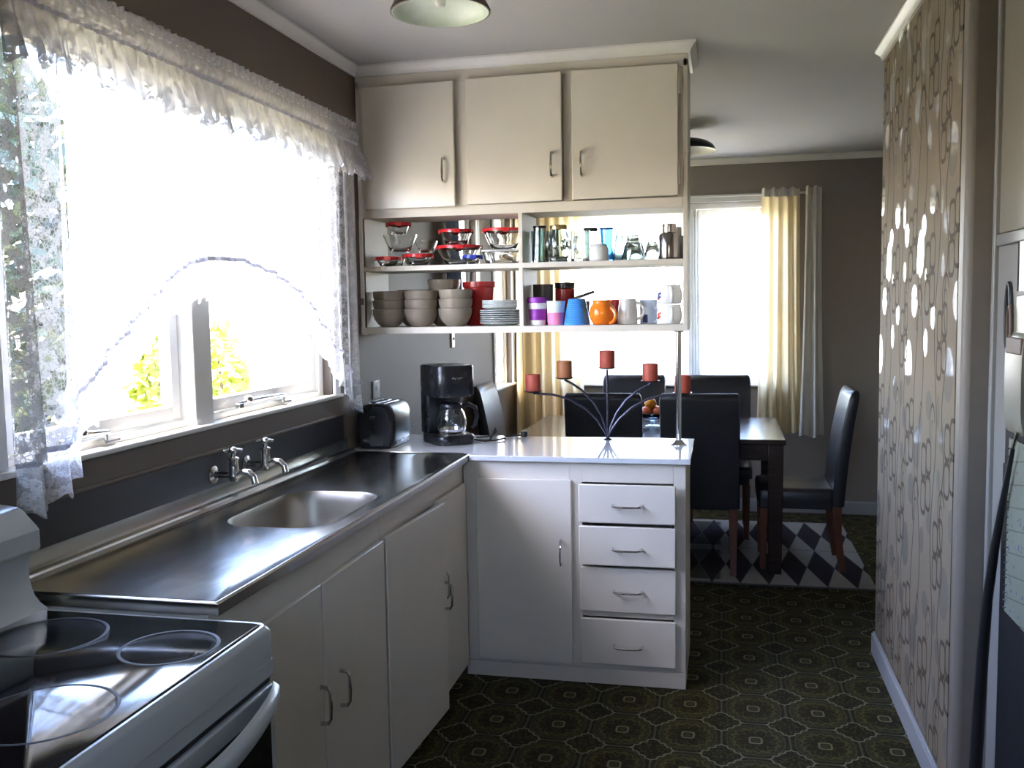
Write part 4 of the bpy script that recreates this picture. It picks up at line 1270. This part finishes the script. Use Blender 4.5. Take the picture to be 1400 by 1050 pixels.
B('base', slab(rrect(0, 0, .088, .118, .05, 6), 0, .040), BLACKP, cm, angle=50)
B('hot_plate', MB().lathe([(0, .004), (.058, .004), (.062, .001), (.062, 0)], (0, -.040, .040), 28), CHROMED, cm)
B('tower', slab(rrect(0, .080, .086, .040, .022, 5), .038, .335), BLACKP, cm, angle=50)
hd = B('brew_head', slab(rrect(0, .0, .088, .118, .045, 6), .205, .338, .008), BLACKP, cm, angle=50)
mbl = MB(); pts = []
for k in range(26): pts.append((-.022+.0018*k, -.1190, .286+.0055*math.sin(k*1.9)+.002*math.sin(k*.7)))
mbl.tube(pts, .0011, 5); B('maker_logo', mbl, CHROME, hd)
ca = B('carafe', MB().lathe([(0, 0), (.050, 0), (.056, .006), (.064, .035), (.064, .060), (.054, .092), (.042, .108), (.044, .114), (.041, .114), (.039, .108), (.051, .092), (.061, .060), (.061, .035), (.053, .009), (0, .006)], (0, -.040, .0445), 32), GLASS, cm, angle=60)
B('carafe_band', MB().lathe([(.0575, .010), (.0590, .011), (.0610, .020), (.0600, .021)], (0, -.040, .0445), 32), CHROME, ca)
B('carafe_collar', MB().lathe([(.0425, .104), (.047, .106), (.049, .118), (.044, .128), (.020, .134), (0, .134)], (0, -.040, .0445), 32), BLACKP, ca)
mbh = MB().tube([(.045, -.040, .158), (.075, -.050, .166), (.102, -.058, .150), (.110, -.062, .112), (.100, -.060, .075), (.088, -.056, .062)], [.008, .010, .011, .011, .010, .007], 8)
B('carafe_handle', mbh, BLACKP, ca)
# cord with plug
cdm = MB().tube([(.395, .400, .912), (.450, .360, .906), (.500, .330, .905), (.545, .350, .906), (.575, .410, .908), (.560, .470, .906), (.590, .500, .906), (.625, .508, .908)], .0038, 8)
tc = thing('appliance_cord', 'black power cord with plug trailing from the coffee maker', 'cord', (.5, .4, .9))
build('cable', cdm, BLACKS, tc)
build('plug', MB().lathe([(0, 0), (.013, .001), (.016, .006), (.016, .020), (.012, .026), (0, .028)], (.640, .508, .9005), 14).box(.628, .640, .502, .514, .901, .912), BLACKP, tc)
build('cable_loop', MB().tube([(.440, .43, .906), (.50, .47, .907), (.53, .44, .935), (.535, .40, .95), (.53, .36, .925), (.52, .34, .905)], .0035, 8), BLACKS, tc)

# wall socket and small switch
t = thing('wall_socket', 'white wall socket above the toaster', 'socket', (0, .352, 1.085))
build('plate', MB().box(.0005, .008, .315, .390, 1.085, 1.165), WHITEC, t, bev=.003)
build('rocker', MB().box(.008, .013, .345, .360, 1.120, 1.142), WHITEP, t, bev=.002)
t = thing('wall_switch', 'narrow white switch on the wall below the shelves', 'switch', (0, 1.575, 1.255))
build('plate', MB().box(.0005, .010, 1.545, 1.605, 1.255, 1.345), WHITEC, t, bev=.003)
build('toggle', MB().lathe([(0, 0), (.007, 0), (.005, .012), (0, .014)], (.010, 1.575, 1.30), 10), GAP, t)
k_ = kids(t)[-1]

# candelabra and candles
cn = thing('candelabra', 'dark iron five arm candle holder at the back of the counter', 'candle holder', (1.020, .470, .9))
cy0 = .470
build('base', MB().lathe([(0, .010), (.006, .010), (.012, .006), (.020, .002), (.021, 0), (0, 0)], (1.020, cy0, .9004), 24), IRON, cn)
heads = [(.690, 1.104), (.830, 1.163), (1.019, 1.208), (1.203, 1.150), (1.340, 1.100)]
ways = {0: [(1.020, .906), (1.006, .935), (.975, .985), (.920, 1.035), (.850, 1.075), (.780, 1.094), (.720, 1.098), (.690, 1.100)],
        1: [(1.020, .906), (1.012, .945), (.992, 1.005), (.955, 1.065), (.905, 1.115), (.865, 1.142), (.838, 1.156), (.830, 1.160)],
        2: [(1.020, .906), (1.020, 1.0), (1.020, 1.1), (1.019, 1.205)],
        3: [(1.022, .906), (1.032, .955), (1.058, 1.015), (1.098, 1.070), (1.145, 1.110), (1.185, 1.132), (1.200, 1.140), (1.203, 1.148)],
        4: [(1.020, .906), (1.034, .940), (1.070, .990), (1.125, 1.040), (1.190, 1.076), (1.255, 1.094), (1.315, 1.097), (1.340, 1.098)]}
clabs = ['red pillar candle on the lowest left arm', 'amber brown pillar candle on the upper left arm', 'red pillar candle on the tall middle stem', 'red pillar candle on the upper right arm', 'red pillar candle on the lowest right arm behind the post']
for i, (hx_, hz_) in enumerate(heads):
    yy = [cy0+.010, cy0+.012, cy0, cy0+.012, cy0+.010][i]
    pts = [(x, cy0+(yy-cy0)*min(1, k/4), z) for k, (x, z) in enumerate(ways[i])]
    a = build('arm', MB().tube(pts, [.0052]*len(pts), 8), IRON, cn)
    build('drip_pan', MB().lathe([(0, .0), (.020, .0), (.037, .004), (.041, .008), (.038, .007), (.020, .0035), (0, .0035)], (hx_, yy, hz_-.001), 24), IRON, a)
    cl = thing('pillar_candle', clabs[i], 'candle', (hx_, yy, hz_+.003), 'pillar candles on the candle holder')
    r_ = .0335; hh = .076
    build('wax', MB().lathe([(0, 0), (r_*.97, 0), (r_, .004), (r_, hh-.006), (r_*.96, hh), (r_*.88, hh-.001), (r_*.75, hh-.010), (.006, hh-.014), (0, hh-.014)], (hx_, yy, hz_+.0031), 28), WAXB if i == 1 else WAX, cl)
    build('wick', MB().tube([(hx_, yy, hz_+hh-.012), (hx_+.001, yy, hz_+hh-.004)], .001, 6), BLACKS, cl)

# ------------------------------------------------------------------ dining room
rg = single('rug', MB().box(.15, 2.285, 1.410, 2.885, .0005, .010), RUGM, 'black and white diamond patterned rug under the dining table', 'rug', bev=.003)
ZR = .010
dt = thing('dining_table', 'dark stained rectangular dining table with square legs', 'table', (1.097, 2.09, ZR))
TX0, TX1, TY0, TY1 = .354, 1.840, 1.585, 2.600
build('tabletop', MB().box(TX0, TX1, TY0, TY1, .722, .750), DKWOOD, dt, bev=.004)
build('apron', MB().box(TX0+.05, TX1-.05, TY0+.045, TY0+.065, .63, .722).box(TX0+.05, TX1-.05, TY1-.065, TY1-.045, .63, .722).box(TX0+.045, TX0+.065, TY0+.05, TY1-.05, .63, .722).box(TX1-.065, TX1-.045, TY0+.05, TY1-.05, .63, .722), DKWOOD, dt)
for x in (TX0+.012, TX1-.092):
    for y in (TY0+.012, TY1-.092):
        mb = MB().rings([[(x+.04+sx*w_, y+.04+sy*w_, z) for sx, sy in ((-1, -1), (1, -1), (1, 1), (-1, 1))] for z, w_ in ((ZR+.001, .034), (.60, .040), (.7215, .040))])
        build('leg', mb, DKWOOD, dt, bev=.003)


def make_chair(loc, rz, label):
    c = thing('dining_chair', label, 'chair', loc, 'black leather dining chairs round the table', rz)
    W_ = .212
    # back: swept rounded slab, local +y = facing direction
    rr = []
    lev = [(.365, -.195, .030), (.46, -.200, .033), (.60, -.212, .033), (.75, -.232, .031), (.88, -.255, .028), (.955, -.270, .025), (.982, -.276, .020), (.993, -.278, .011), (.996, -.279, .003)]
    for z, yc, th in lev:
        wq = W_ - (.012 if z > .99 else .005 if z > .98 else 0)
        rr.append([(wq*sx+(-.006 if sx > 0 else .006)*(abs(sy) == 1), yc+sy*th, z) if False else (sx*wq, yc+sy*th, z) for sx, sy in ((-.97, -1), (.97, -1), (1, -.6), (1, .6), (.97, 1), (-.97, 1), (-1, .6), (-1, -.6))])
    B('backrest', MB().rings(rr), LEATHER, c, angle=50)
    st = [(.0, .385), (.0, .395), (.0, .440), (.008, .456), (.022, .462)]
    rr = []
    for ins, z in st: rr.append([(x, y, z) for x, y in rrect(0, .025, .212-ins, .205-ins, .035, 4)])
    B('seat', MB().rings(rr), LEATHER, c, angle=50)
    B('seat_rail', MB().box(-.195, .195, -.165, .215, .345, .386), LEATHER, c, bev=.004)
    for sx in (-1, 1):
        B('leg', MB().rings([[(sx*.178+a*k, .195+b*k, z) for a, b in ((-1, -1), (1, -1), (1, 1), (-1, 1))] for z, k in ((0.001, .016), (.346, .022))]), REDWOOD, c, bev=.002)
        B('leg', MB().rings([[(sx*.180+a*k, yy+b*k, z) for a, b in ((-1, -1), (1, -1), (1, 1), (-1, 1))] for z, k, yy in ((0.001, .017, -.225), (.20, .020, -.196), (.366, .024, -.190))]), REDWOOD, c, bev=.002)
    return c


ch = make_chair((.870, 1.775, ZR), 0, 'black leather chair with its back to the counter, left of the near pair')
dup(ch, (1.388, 1.775, ZR), 'black leather chair with its back to the counter, right of the near pair', 0)
dup(ch, (.922, 2.560, ZR+.0), 'black leather chair on the window side of the table, left one', PI)
dup(ch, (1.478, 2.560, ZR), 'black leather chair on the window side of the table, right one', PI)
dup(ch, (1.925, 1.892, ZR), 'black leather chair at the right end of the table by the bare wall', R(-90+180))
dup(ch, (.330, 2.080, ZR), 'black leather chair at the left end of the table by the side window', R(-90))

# fruit bowl
fb = single('fruit_bowl', MB().lathe([(0, 0), (.055, 0), (.057, .004), (.014, .012), (.012, .030), (.040, .040), (.090, .058), (.115, .085), (.112, .085), (.088, .062), (.038, .045), (0, .042)], (1.095, 2.10, .7505), 32), GLASSLB, 'clear glass footed fruit bowl on the dining table', 'bowl', angle=60)
for (x, y, z, r_, m, nm, lab) in ((1.062, 2.075, .838, .037, FRUITR, 'apple', 'red apple at the left of the fruit bowl'), (1.132, 2.080, .842, .036, FRUITR, 'apple', 'red apple at the right of the fruit bowl'),
                                  (1.092, 2.130, .850, .039, FRUITO, 'orange', 'orange at the back of the fruit bowl'), (1.085, 2.085, .890, .036, FRUITO, 'orange', 'orange on top of the fruit pile'), (1.155, 2.135, .845, .034, FRUITO, 'orange', 'orange at the far right of the bowl')):
    f = thing(nm, lab, 'fruit', (x, y, z-r_), 'fruit in the glass bowl')
    build('flesh', MB().ball((x, y, z), r_, 18, 12, .94), m, f, angle=80)
    build('stem', MB().tube([(x, y, z+r_*.86), (x+.003, y, z+r_*1.12)], .002, 6), BARK, f)

# dining curtains


def curtain(name, label, axis, a0, a1, ztop, zbot, m, off, pleats, hem=None, lean=0, grp=None, splay=0.0):
    t = thing(name, label, 'curtain', ((a0+a1)/2, YB-off, zbot) if axis == 'y' else (off, (a0+a1)/2, zbot), grp)
    mb = MB(); N_ = pleats*12

    def fn(u, v):
        a = a0+(a1-a0)*u
        a += (u-.5)*(splay*v*v)
        d = .020*math.sin(u*pleats*2*PI)*(.55+.6*v)+.010*math.sin(u*pleats*PI*3.1+1)*(v)
        z = ztop+(zbot-ztop)*v + (.010*math.sin(u*9) if v == 1 else 0)
        if axis == 'y': return (a, YB-off-d, z)
        return (off+d, a, z)
    mb.grid(fn, N_, 22, uv=lambda u, v: (u, v)); build('drop', mb, m, t)
    mb = MB()
    def hd_(u, v):
        a = a0+(a1-a0)*u; d = .016*math.sin(u*pleats*2*PI)+.012*abs(math.sin(u*pleats*2*PI))**6
        z = ztop+.045-.055*v+.006*math.sin(u*pleats*2*PI)*(1-v)
        return (a, YB-off-.004-d, z) if axis == 'y' else (off+.004+d, a, z)
    mb.grid(hd_, N_, 4, uv=lambda u, v: (u, v)); build('heading', mb, CURTG if m is not BLUEC else m, t)
    return t


curtain('curtain', 'cream cotton curtain at the left of the dining window', 'y', .085, .520, 2.215, .50, CURT, .075, 6, grp='cream curtains at the dining windows', splay=.02)
curtain('curtain', 'cream curtain drop at the right, glowing over the window glass', 'y', 1.770, 2.020, 2.215, .57, CURT, .075, 4, grp='cream curtains at the dining windows', splay=.06)
curtain('curtain', 'cream curtain fold against the bare wall, its shade put into the colour', 'y', 2.055, 2.160, 2.215, .56, CURTG, .110, 2, grp='cream curtains at the dining windows', splay=.06)
curtain('curtain', 'cream curtain in the corner at the narrow side window', 'x', 3.02, 3.13, 2.20, .50, CURT, .065, 2, grp='cream curtains at the dining windows')
curtain('curtain', 'slate blue curtain beside the small high window', 'x', 1.32, 1.565, 2.14, 1.40, BLUEC, .055, 4)
rl = thing('curtain_track', 'white curtain track above the dining window', 'curtain rail', (1.1, YB, 2.228))
build('track', MB().box(.06, 2.15, YB-.058, YB-.040, 2.222, 2.236), WHITEP, rl, bev=.002)
for x in (.10, 1.1, 2.12): build('bracket', MB().box(x-.008, x+.008, YB-.045, YB-.0, 2.224, 2.234), WHITEP, rl)
rl = thing('curtain_track', 'white curtain track above the narrow side window', 'curtain rail', (0, 2.86, 2.225))
build('track', MB().box(.028, .042, 2.56, 3.16, 2.222, 2.236), WHITEP, rl, bev=.002)
for y in (2.60, 3.10): build('bracket', MB().box(0, .03, y-.008, y+.008, 2.224, 2.234), WHITEP, rl)
rl = thing('curtain_track', 'white curtain track above the small high window', 'curtain rail', (0, 1.75, 2.17))
build('track', MB().box(.028, .040, 1.30, 2.18, 2.168, 2.182), WHITEP, rl, bev=.002)
for y in (1.34, 2.14): build('bracket', MB().box(0, .03, y-.008, y+.008, 2.170, 2.180), WHITEP, rl)
sh = thing('sheer_curtain', 'white sheer curtain gathered at the dining window mullion', 'curtain', (1.30, YB-.03, .93))
build('drop', MB().grid(lambda u, v: (1.262+.085*u+.01*v, YB-.026-.009*math.sin(u*26), 2.13-1.2*v), 40, 10, uv=lambda u, v: (u, v)), cloth_mat('bunched net', (.82, .82, .80), .95, transl=.16), sh)
build('net', MB().grid(lambda u, v: (.40+1.42*u, YB-.026-.004*math.sin(u*190), 2.10-1.165*v), 220, 6, uv=lambda u, v: (u, v)), SHEER, sh)
build('heading', MB().grid(lambda u, v: (.40+1.42*u, YB-.030-.006*math.sin(u*150), 2.140-.055*v+.006*math.sin(u*70)*v), 300, 2, uv=lambda u, v: (u, v)), SHEER, sh)

# ------------------------------------------------------------------ lamps


def lamp(label, x, y, zr, r, mo, mi, dome, grp):
    t = thing('ceiling_lamp', label, 'lamp', (x, y, zr), grp)
    n = 10; pr = [(r*math.cos(a)**.9 if k < n else .02, dome*math.sin(a)) for k, a in [(k, PI/2*k/n) for k in range(n+1)]]
    build('shade', MB().lathe([(r-.002, -.004), (r+.003, -.003), (r+.003, .002)]+pr+[(.02, dome+.004)], (x, y, zr), 40), mo, t, angle=60)
    build('shade_lining', MB().lathe([(r-.002, -.0038)]+[(max(.018, a-.004), b-.004) for a, b in pr], (x, y, zr), 40), mi, t, angle=60)
    build('gallery', MB().lathe([(0, 0), (.034, 0), (.034, .03), (.02, .04), (0, .04)], (x, y, zr+dome+.002), 24), WHITEP if mo is LAMPOUT else mo, t)
    top = zr+dome+.04
    if H-top > .002: build('ceiling_rose', MB().lathe([(.016, -(H-top)), (.016, -.012), (.045, -.010), (.045, 0), (0, 0)], (x, y, H-.0005), 24), WHITEP, t)
    build('bulb', MB().lathe([(0, -.052), (.012, -.050), (.018, -.040), (.018, -.030), (.012, -.014), (.010, 0)], (x, y, zr+dome), 20), mat('frosted bulb', (.75, .75, .72), .3, var=.02), t)


lamp('pale green lined enamel shade on the kitchen ceiling', .663, -.735, 2.382, .150, LAMPOUT, LAMPIN, .064, 'ceiling lamps')
lamp('black dished shade over the dining table', 1.285, 2.02, 2.362, .182, LAMPBLK, WHITEP, .072, 'ceiling lamps')

# ------------------------------------------------------------------ right edge: appliance, calendar, hanging things
fg = thing('tall_appliance', 'black tall narrow appliance at the right edge under the calendar', 'appliance', (2.19, -1.35, 0))
build('body', MB().box(2.190, 2.2115, -1.75, -1.035, .015, 1.36), GAP, fg, bev=.004)
build('front_panel', MB().box(2.180, 2.190, -1.75, -1.06, .06, 1.08), GAP, fg, bev=.003)
build('foot_rail', MB().box(2.186, 2.2115, -1.035, -.862, .165, .180), BLACKS, fg, bev=.002)
cl = thing('wall_calendar', 'spiral bound calendar page with pen marks hung on the black appliance', 'calendar', (2.178, -1.22, .70))
build('page', MB().box(2.1755, 2.1775, -1.44, -1.122, .725, 1.150), CALM, cl)
mb = MB()
for k in range(22):
    z = .735+.0185*k; mb.tube([(2.1785, -1.126, z), (2.172, -1.124, z), (2.170, -1.130, z+.002), (2.1745, -1.136, z+.003)], .0014, 5)
build('spiral_binding', mb, BLACKS, cl)
hb = thing('hanging_holder', 'cream rounded holder with brown band hung above the calendar', 'holder', (2.17, -1.14, 1.165))
mb = MB(); rr = []
for (y, k) in ((-1.092, .72), (-1.097, .9), (-1.107, 1), (-1.22, 1), (-1.23, .9)):
    rr.append([(2.1775-.0115*k*math.cos(a)*1.0, y, 1.285+math.copysign(abs(math.sin(a))**.5, math.sin(a))*.120*k) for a in [2*PI*j/20 for j in range(20)]])
mb.rings(rr); build('holder_body', mb, FRIDGEM, hb, angle=50)
build('brown_band', MB().box(2.1655, 2.1893, -1.225, -1.108, 1.352, 1.392), BROWNB, hb, bev=.004)
loop_pts = [(2.178, -1.080+.020*math.sin(a), 1.44+.080*math.cos(a)) for a in [2*PI*k/20 for k in range(21)]]
build('hanging_loop', MB().tube(loop_pts, .0055, 8), BLACKS, hb)
loop2 = [(2.172, -1.114+.014*math.sin(a), 1.41+.055*math.cos(a)) for a in [2*PI*k/20 for k in range(21)]]
build('hanging_loop', MB().tube(loop2, .005, 8), BROWNB, hb)
build('holder_top', MB().rings([[(2.188-.012*k, y, z) for y, z in ((-1.122, 1.393), (-1.22, 1.393), (-1.22, 1.495), (-1.15, 1.49), (-1.127, 1.45))] for k in (0, 1)]), FRIDGEM, hb, bev=.004)
hk = thing('paper_note', 'glossy white paper sheet pinned high at the right edge', 'paper', (2.21, -1.15, 1.52))
build('sheet', MB().box(2.2085, 2.2115, -1.45, -1.045, 1.50, 1.632), PAPER, hk)
build('border', MB().box(2.2075, 2.2115, -1.045, -1.036, 1.50, 1.636), GAP, hk)
vp = thing('vacuum_hose', 'dark curved tapering hose leaning against the cream door edge', 'hose', (2.17, -.95, 0))
pts = [(2.163, -1.199, 1.137), (2.163, -1.136, 1.007), (2.163, -1.075, 0.87), (2.163, -1.024, 0.721), (2.163, -0.992, 0.555), (2.163, -0.972, 0.39), (2.163, -0.956, 0.252), (2.163, -0.95, 0.004)]
build('hose', MB().tube(pts, [.005, .0078, .0105, .0125, .0145, .0155, .016, .016], 10), BLACKS, vp)
build('chrome_end', MB().tube([(2.163, -1.199, 1.135), (2.168, -1.211, 1.175)], .0045, 8), CHROMED, vp)
